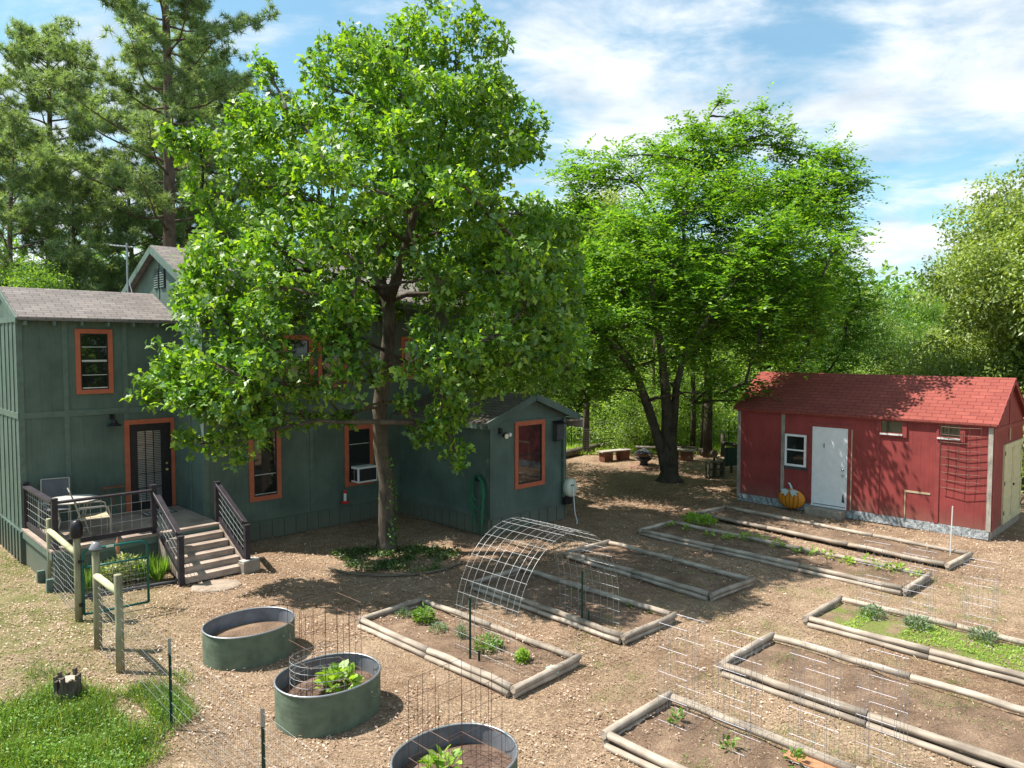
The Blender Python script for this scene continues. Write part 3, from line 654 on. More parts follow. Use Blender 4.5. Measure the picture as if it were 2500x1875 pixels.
q.build('stake', M['green_trim'], deck)

stairs = thing('stairs', 'wooden stairs of five steps leading down from the deck', 'stairs', L0, TH)
for k in range(5):
    z = ZD-.13*(k+1); y1 = -2.535-.26*k; q = MB()
    q.box(1.93, 3.17, y1-.27, y1-.135, z-.04, z); q.box(1.93, 3.17, y1-.13, y1, z-.04, z)
    q.build('tread', M['deckwood'], stairs)
    q = MB(); q.box(1.95, 3.15, y1-.265, y1-.24, z-.13, z-.042); q.build('riser', M['deckwood'], stairs)
for x in (1.90, 3.172):
    q = MB(); q.prism([(x,-2.53,ZD-.02),(x,-2.53,.3),(x,-3.86,-.02),(x,-3.86,.12)], (.028,0,0)); q.build('stringer', M['deckwood'], stairs)

def railing(label, pts, z0s, zt, posts, nvert, group='dark railings of the deck and stairs', handrail=False, nh=4):
    """pts: two local points with their base heights; a panel of wires between rails"""
    (ax, ay, az), (bx_, by, bz) = pts
    o = thing('railing', label, 'railing', L0, TH, group)
    a = Vector((ax, ay, az)); b = Vector((bx_, by, bz)); d = (b-a); dn = Vector((d.x, d.y, 0)).normalized()
    for (p, base, top) in posts:
        q = MB(); q.box(p[0]-.05, p[0]+.05, p[1]-.05, p[1]+.05, base, top); q.box(p[0]-.06, p[0]+.06, p[1]-.06, p[1]+.06, top, top+.035)
        q.build('post', M['railing'], o)
    a2 = a+dn*.052; b2 = b-dn*.052; a2.z = a.z+(b.z-a.z)*.052/max(d.length,.1); b2.z = b.z-(b.z-a.z)*.052/max(d.length,.1)
    u = Vector((0,0,1))
    q = MB(); q.bar(a2+u*zt, b2+u*zt, .13, .04); q.build('top_rail', M['railing'], o)
    q = MB(); q.bar(a2+u*.10, b2+u*.10, .04, .09); q.build('bottom_rail', M['railing'], o)
    q = MB()
    for k in range(1, nh+1):
        h = .15+(zt-.17)*k/(nh+1); q.tube([a2+u*h, b2+u*h], .0045, 5)
    for k in range(1, nvert):
        c = a2.lerp(b2, k/nvert); q.tube([c+u*.14, c+u*(zt-.02)], .0035, 5)
    q.build('wire_panel', M['wire'], o)
    if handrail:
        s_ = dn.cross(u)*handrail; q = MB(); q.tube([a2+u*(zt+.05)+s_*.05-dn*.05, b2+u*(zt+.05)+s_*.05+dn*.02], .012, 8); q.build('handrail', M['railing'], o)
railing('short side railing at the left end of the deck with slanting shadows', ((.06,-.06,ZD),(.06,-2.44,ZD)), 0, .90, (((.06,-.06),ZD,ZD+.95),((.06,-2.44),ZD,ZD+.95)), 12)
railing('long front railing of the deck with a wire mesh panel', ((.06,-2.44,ZD),(1.86,-2.44,ZD)), 0, .90, (((1.86,-2.44),ZD,ZD+.98),), 9, nh=3)
railing('left railing of the stairs, sloping down from the deck corner', ((1.88,-2.50,ZD),(1.88,-3.78,.12)), 0, .84, (((1.88,-3.82),0,.93),), 7, handrail=1)
railing('right railing of the stairs, next to the concrete block', ((3.22,-2.40,ZD),(3.22,-3.78,.12)), 0, .84, (((3.22,-2.36),ZD,ZD+.86),((3.22,-3.82),0,.93)), 7, handrail=1)

# mat, patio furniture
dm = tag(MB().box(2.25, 2.95, -.75, -.3, ZD+.002, ZD+.014).build('doormat', M['iron'], None), 'dark doormat with a pale pattern in front of the black door', 'doormat')
dm.location = L0; dm.rotation_euler = (0,0,TH)
q = MB()
for k in range(6): q.box(2.29+k*.11, 2.35+k*.11, -.70, -.35, ZD+.0145, ZD+.017)
q.build('pattern', M['concrete'], dm)
tb = thing('patio_table', 'round grey patio table on the deck behind the railing', 'table', loc2w(.62, -1.32, ZD), TH)
q = MB(); q.lathe([(0,.70),(.50,.70),(.52,.71),(.52,.725),(0,.73)], 10); q.build('tabletop', M['concrete'], tb)
for k in range(4):
    a = k*math.pi/2+.6; q = MB(); q.tube([(.40*math.cos(a),.40*math.sin(a),.70),(.30*math.cos(a),.30*math.sin(a),.35),(.42*math.cos(a),.42*math.sin(a),0)], .015, 7); q.build('leg', M['chairmetal'], tb)
def patio_chair(label, loc, rz, sl):
    o = thing('patio_chair', label, 'chair', loc, rz, 'sling chairs on the deck')
    q = MB(); q.prism([(-.22,-.24,.42),(.26,-.24,.44),(.26,-.24,.452),(-.22,-.24,.432)], (0,.48,0)); q.build('seat', sl, o)
    q = MB()
    P_ = [(-.22,.43),(-.27,.60),(-.33,.80),(-.40,1.0)]
    for (x0,z0),(x1,z1) in zip(P_, P_[1:]): q.add([(x0,-.24,z0),(x0,.24,z0),(x1,.24,z1),(x1,-.24,z1),(x0-.012,-.24,z0),(x0-.012,.24,z0),(x1-.012,.24,z1),(x1-.012,-.24,z1)], [(0,1,2,3),(7,6,5,4),(0,4,5,1),(2,6,7,3)])
    q.build('backrest', sl, o)
    for s_ in (-1, 1):
        y = .26*s_; q = MB(); q.tube([(-.42,y,1.02),(-.33,y,.78),(-.24,y,.44),(.26,y,.44)], .014, 7); q.build('side_frame', M['chairmetal'], o)
        q = MB(); q.tube([(-.30,y*1.08,.68),(.16,y*1.08,.68),(.24,y*1.08,.64),(.27,y*1.08,.5),(.27,y*1.08,.01),(-.05,y*1.08,.01),(-.38,y*1.08,.01)], .015, 7); q.build('armrest', M['chairmetal'], o)
        q = MB(); q.tube([(-.24,y,.44),(-.32,y,.02)], .012, 6); q.build('leg', M['chairmetal'], o)
    q = MB(); q.tube([(-.42,-.26,1.02),(-.42,.26,1.02)], .014, 7); q.build('crossbar', M['chairmetal'], o)
    return o
patio_chair('tan sling patio chair in front of the round table, facing right', loc2w(.85, -1.98, ZD), R(35), M['sling'])
patio_chair('grey patio chair at the far side of the round table by the wall', loc2w(.48, -.62, ZD), R(-60), M['darksling'])
fs_ = thing('folding_stand', 'thin dark folding stand against the wall beside the black door', 'stand', loc2w(1.72, -.25, ZD), TH)
q = MB(); q.tube([(-.2,-.1,0),(.2,.1,.68)], .01, 6); q.tube([(.2,-.1,0),(-.2,.1,.68)], .01, 6); q.build('leg_pair', M['redwood'], fs_)
q = MB(); q.box(-.22, .22, -.12, .12, .68, .70); q.build('tray', M['redwood'], fs_)

# block, stepping stone
bk = thing('concrete_block', 'pale concrete block on the ground beside the foot of the stairs', 'block', G(609, 1392), TH+.2)
q = MB(); q.box(-.2, .2, -.1, .1, -.03, .2); q.build('block', M['block'], bk, bevel=.01)
q = MB(); q.box(-.19, .19, -.095, .095, .2005, .24); q.build('cap_paver', M['concrete'], bk, bevel=.01)
st = MB(); st.lathe([(0,.03),(.37,.02),(.40,.005),(.41,-.03)], 26); o = st.build('stepping_stone', M['stone'], None, True); o.location = G(528, 1430); o.rotation_euler = (0,0,.3); o.scale = (1.15,.9,1)
tag(o, 'flat round stepping stone at the foot of the stairs', 'stone')

# ------------------------------------------------------------------ FENCE, GATE (left foreground)
P1, P2, P3, P4 = G(125, 1436), G(193, 1513), G(240, 1580), G(294, 1636)
T1, T2 = G(418.7, 1779), Vector((-2.44, 7.02, 0)); T3 = T2+(T2-T1)*.9
def wood_post(p, h, r=.056):
    q = MB(); q.tube([(p.x,p.y,-.05),(p.x+.005,p.y,h*.5),(p.x,p.y,h-.01),(p.x,p.y,h)], [r*1.03,r,r,r*.9], 14, jit=.02); return q
fence = thing('wire_fence', 'wooden post and wire mesh fence running from the deck past the green tubs', 'fence')
for p, h in ((P1,1.36),(P4,1.40)): wood_post(p, h).build('wood_post', M['post'], fence, True)
for p, h in ((P2,1.55),(P3,1.52)): wood_post(p, h).build('wood_post', M['post'], fence, True)
for a, b in ((P1,P2),(P3,P4)):
    q = MB(); u = Vector((0,0,1.13)); d = (b-a).normalized()*.05; q.tube([a+u-d*.2,a+u*1.0+(b-a)*.5,b+u-d], .052, 12, jit=.03)
    q.build('cross_rail', M['rail'], fence, True)
def tpost(p, h, parent, lean=0):
    q = MB(); a = Vector((p.x, p.y, -.02)); b = a+Vector((lean, 0, h+.02))
    q.bar(a, b, .035, .007, (0,1,0)); q.bar(a+Vector((.0,.013,0)), b+Vector((.0,.013,0)), .007, .02, (0,1,0))
    o = q.build('metal_post', M['tpost'], parent)
    q = MB(); q.bar(b-Vector((0,0,.18)), b+Vector((0,0,.002)), .038, .010, (0,1,0)); q.build('post_tip', M['galv'], o); return o
for p in (T1, T2, T3): tpost(p, 1.12, fence)
def mesh_panel(a, b, h, dv, hs, rv, rh, sag=.0, wob=0):
    q = MB(); n = max(2, int((b-a).length/dv))
    for k in range(n+1):
        c = a.lerp(b, k/n); q.tube([c+Vector((0,0,.01)), c+Vector((0,0,h))], rv, 3, False)
    for z in hs:
        m_ = max(8, n//2); pts = [a.lerp(b, k/m_)+Vector((0,0,z+wob*math.sin(k*1.9+z*9)-sag*math.sin(math.pi*k/m_))) for k in range(m_+1)]; q.tube(pts, rh, 4, False)
    return q
hs1 = [.03+.105*k for k in range(11)]
for a, b in ((P1,P2),(P3,P4)): mesh_panel(a, b, 1.08, .15, hs1, .0022, .0028, .0, .02).build('wire_mesh', M['wire'], fence)
for a, b in ((P4,T1),(T1,T2),(T2,T3)): mesh_panel(a, b, 1.05, .052, [.03+.15*k for k in range(8)], .0013, .0016).build('wire_mesh', M['wire'], fence)
c_ = MB(); c_.lathe([(0,.16),(.07,.14),(.1,.04),(.1,-.10),(.085,-.14)], 10); c_.v = [(x+P2.x, y+P2.y, z+1.56) for x, y, z in c_.v]
tag(c_.build('post_cap', M['black'], None, True), 'black cloth cap over the top of the gate post', 'post cap')
gate = thing('gate', 'open green tubular metal gate hung on a wooden post', 'gate', P2+Vector((.09,0,.04)), 0)
ga = G(366, 1478)-P2; gyaw = math.atan2(ga.y, ga.x); gate.rotation_euler = (0,0,gyaw); Lg = ga.length-.1
q = MB(); r_ = .022
q.tube([(.0,0,.05),(.0,0,1.05),(.03,0,1.13),(.1,0,1.17),(Lg-.12,0,1.17),(Lg-.03,0,1.13),(Lg,0,1.05),(Lg,0,.05)], r_, 8)
q.tube([(0,0,.05),(Lg,0,.05)], r_, 8); q.tube([(0,0,.86),(Lg,0,.86)], r_*.8, 8); q.build('gate_frame', M['gate'], gate, True)
q = MB(); n = 18
for k in range(1, n): q.tube([(Lg*k/n,0,.05),(Lg*k/n,0,.86)], .0018, 4, False)
for k in range(1, 9): q.tube([(0,0,.05+.09*k),(Lg,0,.05+.09*k)], .0018, 4, False)
q.build('gate_mesh', M['wire'], gate)
q = MB(); q.box(-.07, .02, -.02, .02, .2, .25); q.box(-.07, .02, -.02, .02, .95, 1.0); q.build('hinge', M['black'], gate)
q = MB(); q.box(Lg*.35, Lg*.47, -.025, -.02, 1.15, 1.19); q.build('tag_plate', M['cream'], gate)
lt = MB(); lt.lathe([(0,.10),(.05,.08),(.09,0),(.095,-.02),(.04,.0)], 14); lt.v = [(x+P3.x, y+P3.y, z+1.56) for x, y, z in lt.v]
tag(lt.build('solar_light', mat('grey_plastic', (.2,.2,.21), .3), None, True), 'grey solar lamp cap on the post beside the open gate', 'lamp')

# bed edging beside the deck and stump
e = MB(); pts = [G(200, 1462), G(260, 1452), G(330, 1440), G(400, 1428), G(432, 1424)]
e.tube([p+Vector((0,0,.03)) for p in pts], .035, 8)
tag(e.build('garden_edging', M['iron'], None, True), 'dark rounded edging in front of the flower bed by the deck', 'edging')
p = G(166, 1712); sm = thing('tree_stump', 'broken rotten tree stump in the grass at lower left', 'stump', p)
q = MB(); q.tube([(0,0,-.05),(0,0,.12),(.01,0,.3)], [.2,.155,.14], 11, jit=.14)
for k in range(9): a = k*.7; q.bar((.13*math.cos(a),.13*math.sin(a),.2),(.13*math.cos(a),.14*math.sin(a),.32+.1*random.random()), .06, .03)
q.build('stump', M['bark'], sm)
q = MB(); q.tube([(0,0,.30),(0,0,.305)], [.12,.11], 11); q.build('cut_top', M['log'], sm)

# ------------------------------------------------------------------ TUBS
def superell(a, b, z, n=56, e_=2.15):
    out = []
    for k in range(n):
        t = 2*math.pi*k/n; c, s_ = math.cos(t), math.sin(t)
        out.append((a*math.copysign(abs(c)**(2/e_), c), b*math.copysign(abs(s_)**(2/e_), s_), z))
    return out
def ringmesh(rings):
    n = len(rings[0]); V = [v for r_ in rings for v in r_]
    return MB().add(V, [(i*n+k, i*n+(k+1)%n, (i+1)*n+(k+1)%n, (i+1)*n+k) for i in range(len(rings)-1) for k in range(n)])
def tub(label, c, soilm):
    o = thing('stock_tank', label, 'planter', (c[0], c[1], 0), R(44), 'green oval stock tank planters')
    a, b, h = .69, .59, .47; rg = []
    for z in np.linspace(-.03, h, 26): w_ = .0007*math.sin(z*95) if .07 < z < .40 else 0; rg.append(superell(a-.02+w_, b-.02+w_, z))
    ringmesh(rg).build('tank_wall', M['tank'], o, True)
    rg = [superell(a-.026, b-.026, z) for z in (h, .3, .15)]; ringmesh(rg).build('tank_lining', M['tank_in'], o, True)
    q = MB(); pts = [Vector(p_) for p_ in superell(a-.022, b-.022, h)]; q.tube(pts+pts[:1], .013, 8, False); q.build('rim', M['galv'], o, True)
    q = MB(); n = 40; q.add([(0,0,.26)]+superell(a*.5, b*.5, .275, n)+superell(a-.027, b-.027, .25, n), [(0,1+k,1+(k+1)%n) for k in range(n)]+[(1+k,1+n+k,1+n+(k+1)%n,1+(k+1)%n) for k in range(n)])
    q.build('soil', soilm, o, True)
    q = MB(); q.tube([(.25,-b+.005,.36),(.25,-b-.03,.36),(.25,-b-.03,.30),(.31,-b-.03,.29),(.36,-b-.02,.3),(.36,-b+.01,.36)], .007, 6); q.build('handle', M['tank'], o)
    return o
C1, C2, C3 = (-4.0, 11.0), (-2.35, 9.22), (-.58, 7.34)
tub('green oval tank planter of bare soil nearest the stairs', C1, M['soil'])
tub('green oval tank planter with a bushy plant inside a wire cage', C2, M['soil_dark'])
tub('green oval tank planter cut off by the bottom of the picture', C3, M['soil_dark'])
def cage(label, c, wx, wy, z0, h, nl, rz, m, r=.0028, nvx=3, group=None, name='plant_cage'):
    o = thing(name, label, 'wire cage', (c[0], c[1], z0), rz, group); q = MB()
    x, y = wx/2, wy/2; cs = [(-x,-y),(x,-y),(x,y),(-x,y)]
    for i in range(4):
        a = Vector((*cs[i],0)); b = Vector((*cs[(i+1)%4],0))
        for k in range(nvx):
            p = a.lerp(b, k/nvx); q.tube([p, p+Vector((random.uniform(-.01,.01),random.uniform(-.01,.01),h))], r, 4, False)
    q.build('uprights', M['wire_thin'] if m is M['wire_glint'] else m, o)
    for k in range(nl):
        q = MB()
        z = h*(k+.02)/(nl-1) if nl > 1 else h; z = min(z, h)
        for i in (0, 2): q.tube([Vector((*cs[i],z)), Vector((*cs[(i+1)%4],z))], r, 4, False)
        q.build('cross_wire', m, o); q = MB()
        for i in (1, 3): q.tube([Vector((*cs[i],z)), Vector((*cs[(i+1)%4],z))], r*.8, 4, False)
        q.build('side_wire', M['wire_thin'] if m is M['wire_glint'] else m, o)
    return o
cage('tall rusty wire cage standing in the middle green tub', C2+() if False else (C2[0]-.05, C2[1]+.05), .56, .72, .26, 1.10, 6, R(-44), M['wire_rust'], .0034, 4, 'rusty wire cages in the green tubs')
cage('tall rusty wire cage standing in the tub at the bottom edge', (C3[0], C3[1]), .62, .72, .26, 1.02, 6, R(-44), M['wire_rust'], .0034, 4, 'rusty wire cages in the green tubs')
q = MB()
for k in range(4):
    q.tube([(-.48*math.cos(a)*1.0, .36*math.sin(a), .24+k*.09) for a in np.linspace(-1.9, 1.9, 14)], .0035, 5, False)
for a in np.linspace(-1.9, 1.9, 9): q.tube([(-.48*math.cos(a), .36*math.sin(a), .1), (-.48*math.cos(a), .36*math.sin(a), .55)], .003, 4, False)
o = q.build('bent_wire_panel', M['wire'], None); o.location = (C2[0], C2[1], .2); o.rotation_euler = (0,0,R(20)); tag(o, 'curved piece of wire fencing lying in the middle green tub', 'wire panel')

# ------------------------------------------------------------------ RAISED BEDS
def log(a, b, r, mt, parent, name='log'):
    a = Vector(a); b = Vector(b); d = b-a; L = d.length; o_ang = math.atan2(d.y, d.x)
    q = MB(); n = max(3, int(L/.35)); pts = []; rs = []
    for k in range(n+1): pts.append((L*k/n, random.uniform(-.012,.012), random.uniform(-.008,.008))); rs.append(r*random.uniform(.94,1.05))
    q.tube(pts, rs, 12)
    o = q.build(name, mt, parent, False)
    for p_ in o.data.polygons: p_.use_smooth = len(p_.vertices) == 4
    o.location = a-(parent.location if parent else Vector()); o.rotation_euler = (0, 0, o_ang); return o
BEDS = []
def bed(label, left, right_vec, w_, r=.049, z=.125, soilm='soil', double=True, cutL=None, gap=0, split=2, skipnear=False):
    """left: left corner (near-left), right_vec: vector along the long side, w_: width along AX"""
    left = Vector((left[0], left[1], 0)); rv = Vector((right_vec[0], right_vec[1], 0)); d = rv.normalized(); s_ = Vector((-d.y, d.x, 0))
    if s_.dot(AX) < 0: s_ = -s_
    o = thing('raised_bed', label, 'raised bed', left, 0, 'raised garden beds edged with round timbers')
    Lg_ = rv.length; U = Vector((0,0,z-r*.55)); far = s_*w_
    def run(p0, p1, zz_, off, rr):
        k = split if (p1-p0).length > 3 else 1
        for i in range(k):
            a = p0.lerp(p1, i/k)+d*(.01 if i else 0); b = p0.lerp(p1, (i+1)/k)
            log(a+Vector((0,0,zz_))+off, b+Vector((0,0,zz_))+off, rr, M['log'], o)
    run(left+d*r*1.2, left+rv-d*r*1.2, z-r*.5, Vector(), r); run(left+far+d*r*1.2, left+far+rv-d*r*1.2, z-r*.5, Vector(), r)
    for e_ in (left, left+rv): log(e_-s_*r+Vector((0,0,z-r*.45)), e_+far+s_*r+Vector((0,0,z-r*.45)), r*1.02, M['log'], o)
    if double: run(left+d*.06, left+rv-d*.06, r*.45, -s_*r*1.0, r*.85)
    for e_ in (left, left+rv): log(e_-s_*r*.4+Vector((0,0,r*.4)), e_+far+s_*r*.4+Vector((0,0,r*.4)), r*.9, M['log'], o)
    BEDS.append((left.copy(), d.copy(), s_.copy(), Lg_, w_))
    # soil sheet
    nx_, ny_ = int(Lg_/.15)+2, int(w_/.15)+2; V_ = []; 
    for j in range(ny_):
        for i in range(nx_):
            p = d*(Lg_*i/(nx_-1))+s_*(w_*j/(ny_-1)); edge = min(i, nx_-1-i, j, ny_-1-j)
            V_.append((p.x, p.y, .035+.022*math.sin(i*1.3+j*.7)*math.sin(j*1.1+i*.2)+.012*random.random()+(.01 if edge > 1 else 0)))
    q = MB().add(V_, [(j*nx_+i, j*nx_+i+1, (j+1)*nx_+i+1, (j+1)*nx_+i) for j in range(ny_-1) for i in range(nx_-1)])
    q.build('soil', M[soilm], o, True); return o
bed('raised bed of herbs in front of the wire arch, nearest the green tubs', (-2.55, 12.08), (2.59, -2.48), 1.33)
bed('raised bed under the far side of the wire arch', (-.76, 14.02), (2.54, -2.67), 1.33)
bed('empty shaded raised bed just behind the wire arch', (1.24, 16.13), (2.44, -2.82), 1.33)
bed('long raised bed with a row of bean seedlings, second from the shed', (3.21, 18.09), (4.2, -4.46), 1.28, split=3)
bed('long raised bed closest to the red shed, partly shaded', (5.1, 19.96), (4.01, -4.80), 1.28, split=3, double=False)
bed('mossy green raised bed with three caged plants at the right edge', (4.95, 12.15), (3.9, -3.98), 1.40, soilm='soil_green', split=3)
bed('large bare raised bed with two stacked timbers at lower right', (2.99, 10.29), (4.15, -4.3), 1.52, r=.051, z=.15, split=3)
bed('raised bed with two staked seedlings at the bottom of the picture', (1.09, 8.40), (3.3, -3.35), 1.32, r=.051, z=.15, split=2)
o = MB().box(-.0, 1.2, -.15, .15, 0, .02).build('brown_board', M['clay'], None); o.location = G(1925, 1835, .07); o.rotation_euler = (0,0,R(-44)); tag(o, 'flat reddish brown board lying in the bottom raised bed', 'board')

# ------------------------------------------------------------------ WIRE ARCH
arch = thing('wire_arch', 'arched cattle panel trellis spanning two raised beds', 'trellis', (-.86, 11.02, 0), R(-44.5))
Wd, Hh_, Ln = 2.43, 1.86, 1.27     # across (local y), height, along (local x)
prof = []
for k in range(41):
    t = math.pi*k/40; y = Wd/2-Wd/2*math.cos(t); z = .50+(Hh_-.50)*math.sin(t); prof.append((y, z))
prof = [(0,.03),(-.01,.25)]+prof+[(Wd+.01,.25),(Wd,.03)]
q = MB()
for x in (0,.12,.26,.42,.58,.74,.90,1.04,1.16,1.27): q.tube([(x,y,z) for y, z in prof], .0034, 6, False)
q.build('hoop_wires', M['wire'], arch, True)
q = MB(); cum = [0]
for (a, b), (c, d_) in zip(prof, prof[1:]): cum.append(cum[-1]+math.hypot(c-a, d_-b))
s_ = .1
while s_ < cum[-1]:
    i = max(k for k in range(len(cum)) if cum[k] <= s_); i = min(i, len(prof)-2); t = (s_-cum[i])/(cum[i+1]-cum[i]); y = prof[i][0]+(prof[i+1][0]-prof[i][0])*t; z = prof[i][1]+(prof[i+1][1]-prof[i][1])*t
    q.tube([(-.02,y,z),(1.29,y,z)], .0032, 6, False); s_ += .2
q.build('cross_wires', M['wire'], arch, True)
for (px, py, h, lb) in ((1148, 1618, .98, 'green steel stake holding the left foot of the wire arch'), (1421, 1527, .92, 'green steel stake holding the right foot of the wire arch'), (1437, 1531, .26, 'short green steel stub beside the right foot of the wire arch'), (1170, 1625, .22, 'short green steel stub in the herb bed beside the arch stake')):
    p = G(px, py); o = thing('steel_stake', lb, 'stake', p); pp = Vector((0,0,0))
    q = MB(); q.bar((0,0,-.02),(0,0,h), .032, .008, (0,1,0)); q.bar((0,.013,-.02),(0,.013,h), .008, .02, (0,1,0)); q.build('stake', M['tpost'], o)
p = G(2320, 1357); o = MB().tube([(0,0,0),(.02,0,1.12)], .013, 8).build('garden_stake', M['sash'], None); o.location = p
tag(o, 'thin white stake standing upright in the bed beside the shed', 'stake')

# plant cages, with a light glint painted on the wires of two sides
cg = 'bright wire plant cages in the beds'
for (px, py, lb) in ((1662, 1768, 'wire plant cage around the left seedling of the bottom bed'), (1798, 1826, 'wire plant cage around the second seedling of the bottom bed'),
        (1985, 1868, 'wire plant cage at the right of the bottom bed'), (2150, 1890, 'wire plant cage cut off by the bottom edge beside the double timbers'),
        (2130, 1510, 'wire plant cage around the leftmost plant of the mossy bed'), (2240, 1536, 'wire plant cage around the middle plant of the mossy bed'),
        (2390, 1572, 'wire plant cage around the rightmost plant of the mossy bed')):
    c = G(px, py); cage(lb, (c.x, c.y), .40, .40, .06, 1.22, 5, R(-44.5), M['wire_glint'], .0021, 3, cg)

# ------------------------------------------------------------------ SHED
SL = Vector((11.5, 17.55, 0))+NX*6.6       # left front corner; local x = BX direction, local y = AX
shed = thing('shed', 'red wooden garden shed with a white door and red shingle roof', 'shed', SL, TH-math.pi/2)
LS, DS = 6.65, 3.1
gable_x(MB(), 0, LS, 0, DS, .20, 2.80, 3.80).build('wall', M['red'], shed)
roof_x(MB(), 0, LS, 0, DS, 2.80, 3.80, .10, .12, .05).build('roof', M['roof_red'], shed)
q = MB(); q.box(.02, LS-.02, .03, DS, -.03, .199); q.build('foundation', M['block'], shed)
q = MB()
for k in range(46):
    x = .02+k*(LS-.06)/46; yy = random.uniform(-.02,.02); q.add([(x,-.01+yy,.22),(x+.15,-.01-yy,.22),(x+.15,-.05+yy,.0),(x,-.05-yy,.0)], [(0,1,2,3)])
q.build('foil_skirting', M['foil'], shed)
q = MB()
for x in (.0, 1.38, LS-.10): q.box(x, x+.1, -.022, -.001, .2, 2.72)
q.build_split('corner_board', M['greywood'], shed)
q = MB()
for x in (4.0, 5.42): q.box(x, x+.09, -.02, -.001, .21, 2.72)
q.box(0, LS, -.06, -.001, 2.725, 2.79); q.build_split('batten', M['red_trim'], shed)
q = MB(); q.bar((LS+.10, -.09, 2.76), (LS+.10, 1.55, 3.815), .025, .12); q.bar((LS+.10, 3.19, 2.76), (LS+.10, 1.55, 3.815), .025, .12); q.build_split('rake_board', M['red_trim'], shed)
def wbox(mb, a0, a1, c0, c1, b0, b1): return mb.box(a0, a1, -c1, -c0, b0, b1)
# white sash window
f = MB(); 
for a0, a1, b0, b1 in ((1.50,2.12,2.10,2.16),(1.50,2.12,1.24,1.30),(1.50,1.555,1.30,2.10),(2.065,2.12,1.30,2.10),(1.555,2.065,1.69,1.73)): f.box(a0, a1, -.045, -.002, b0, b1)
wn = f.build('window', M['white'], shed); MB().box(1.555, 2.065, -.02, -.002, 1.30, 2.10).build('pane', M['glass'], wn)
MB().box(1.48, 2.16, -.03, -.002, 1.15, 1.235).build('sill', M['iron'], wn)
# door
q = MB(); q.box(2.20, 2.30, -.03, -.002, .25, 2.52); q.box(3.27, 3.36, -.03, -.002, .2, 2.52); q.box(2.30, 3.27, -.03, -.002, 2.43, 2.52); q.build('door_trim', M['red_trim'], shed)
MB().box(3.362, 3.385, -.032, -.002, .2, 2.42).build('weather_strip', M['sling'], shed)
q = MB(); q.box(2.335, 3.235, -.035, -.012, .27, 2.39); dr = q.build('door', M['white'], shed, bevel=.004)
q = MB(); q.box(2.302, 2.333, -.04, -.003, .25, 2.428); q.box(3.237, 3.268, -.04, -.003, .25, 2.428); q.box(2.333, 3.237, -.04, -.003, 2.393, 2.428); q.box(2.302, 3.268, -.09, -.003, .205, .248); q.build('frame', M['white'], dr)
q = MB()
for z in (1.30, 1.14):
    k_ = MB().lathe([(0,.06),(.03,.05),(.032,.02),(.015,0)], 12); n0 = len(q.v); q.v += [(3.17+a, -.036-c, z+b) for a, b, c in k_.v]; q.f += [tuple(i+n0 for i in f_) for f_ in k_.f]
q.build('handle', M['galv'], dr, True)
MB().add([(3.14,-.0365,.40),(3.22,-.0365,.38),(3.20,-.0365,.50),(3.18,-.0365,.64),(3.15,-.0365,.58)], [(0,1,2,3,4)]).build('dark_scuff', M['iron'], dr)
MB().box(2.62, 2.65, -.05, -.036, 1.86, 1.98).build('knocker', M['galv'], dr)
# small high windows
for x0, x1 in ((4.09, 4.74), (5.45, 6.06)):
    f = MB(); f.box(x0, x1, -.04, -.002, 2.32, 2.42); f.box(x1-.11, x1, -.038, -.002, 2.42, 2.715); f.box(x0, x0+.03, -.038, -.002, 2.42, 2.715)
    wn = f.build('window', M['red_trim'], shed); MB().box(x0+.03, x1-.11, -.015, -.002, 2.42, 2.715).build('pane', M['glass'], wn)
    MB().box(x0, x1-.1, -.06, -.041, 2.36, 2.40).build('sill', M['sash'], wn)
MB().box(4.72, 5.32, -.012, -.002, .91, .96).box(4.72, 4.745, -.012, -.002, .22, .908).build('pale_trim', M['sling'], shed)
# double door in the gable end (faces +x)
X = LS
q = MB()
for a0, a1 in ((.98, 1.93), (1.95, 2.90)): q.box(X+.002, X+.03, a0, a1, .22, 2.22)
d2 = q.build('double_door', M['yellowdoor'], shed)
q = MB()
for a0, a1 in ((.98, 1.93), (1.95, 2.90)):
    for b0, b1, c0, c1 in ((a0,a0+.1,.22,2.22),(a1-.1,a1,.22,2.22),(a0+.1,a1-.1,.22,.34),(a0+.1,a1-.1,2.10,2.22),(a0+.1,a1-.1,1.1,1.22)): q.box(X+.032, X+.045, b0, b1, c0, c1)
q.build('door_frame', M['yellowdoor'], d2)
q = MB()
for a in (1.0, 2.84):
    for z in (.45, 1.2, 1.95): q.box(X+.046, X+.055, a, a+.05, z, z+.1)
q.box(X+.046, X+.08, 1.9, 1.94, 1.1, 1.16); q.build('hinge', M['black'], d2)
q = MB(); q.box(X+.002, X+.025, .0, 3.1, 2.60, 2.70); q.box(X+.002, X+.025, .0, .1, .2, 2.6); q.box(X+.002, X+.02, 1.5, 1.6, 2.70, 3.6); q.build('trim', M['red_trim'], shed)
MB().box(X+.026, X+.04, 1.5, 1.56, 2.3, 2.62).build('pale_trim', M['sling'], shed)
sp_ = thing('block_step', 'low step of concrete blocks under the white shed door', 'step', SL, TH-math.pi/2)
q = MB(); q.box(2.28, 2.76, -.42, -.06, -.02, .19); q.box(2.77, 3.27, -.44, -.06, -.02, .19); q.build('block', M['block'], sp_, bevel=.008)
pk = thing('pumpkin', 'orange pumpkin decoration leaning on the red shed beside the white door', 'pumpkin', SL+BX*1.79+AX*-.17+Vector((0,0,.02)), TH-math.pi/2)
q = MB(); nn, mm_ = 56, 12
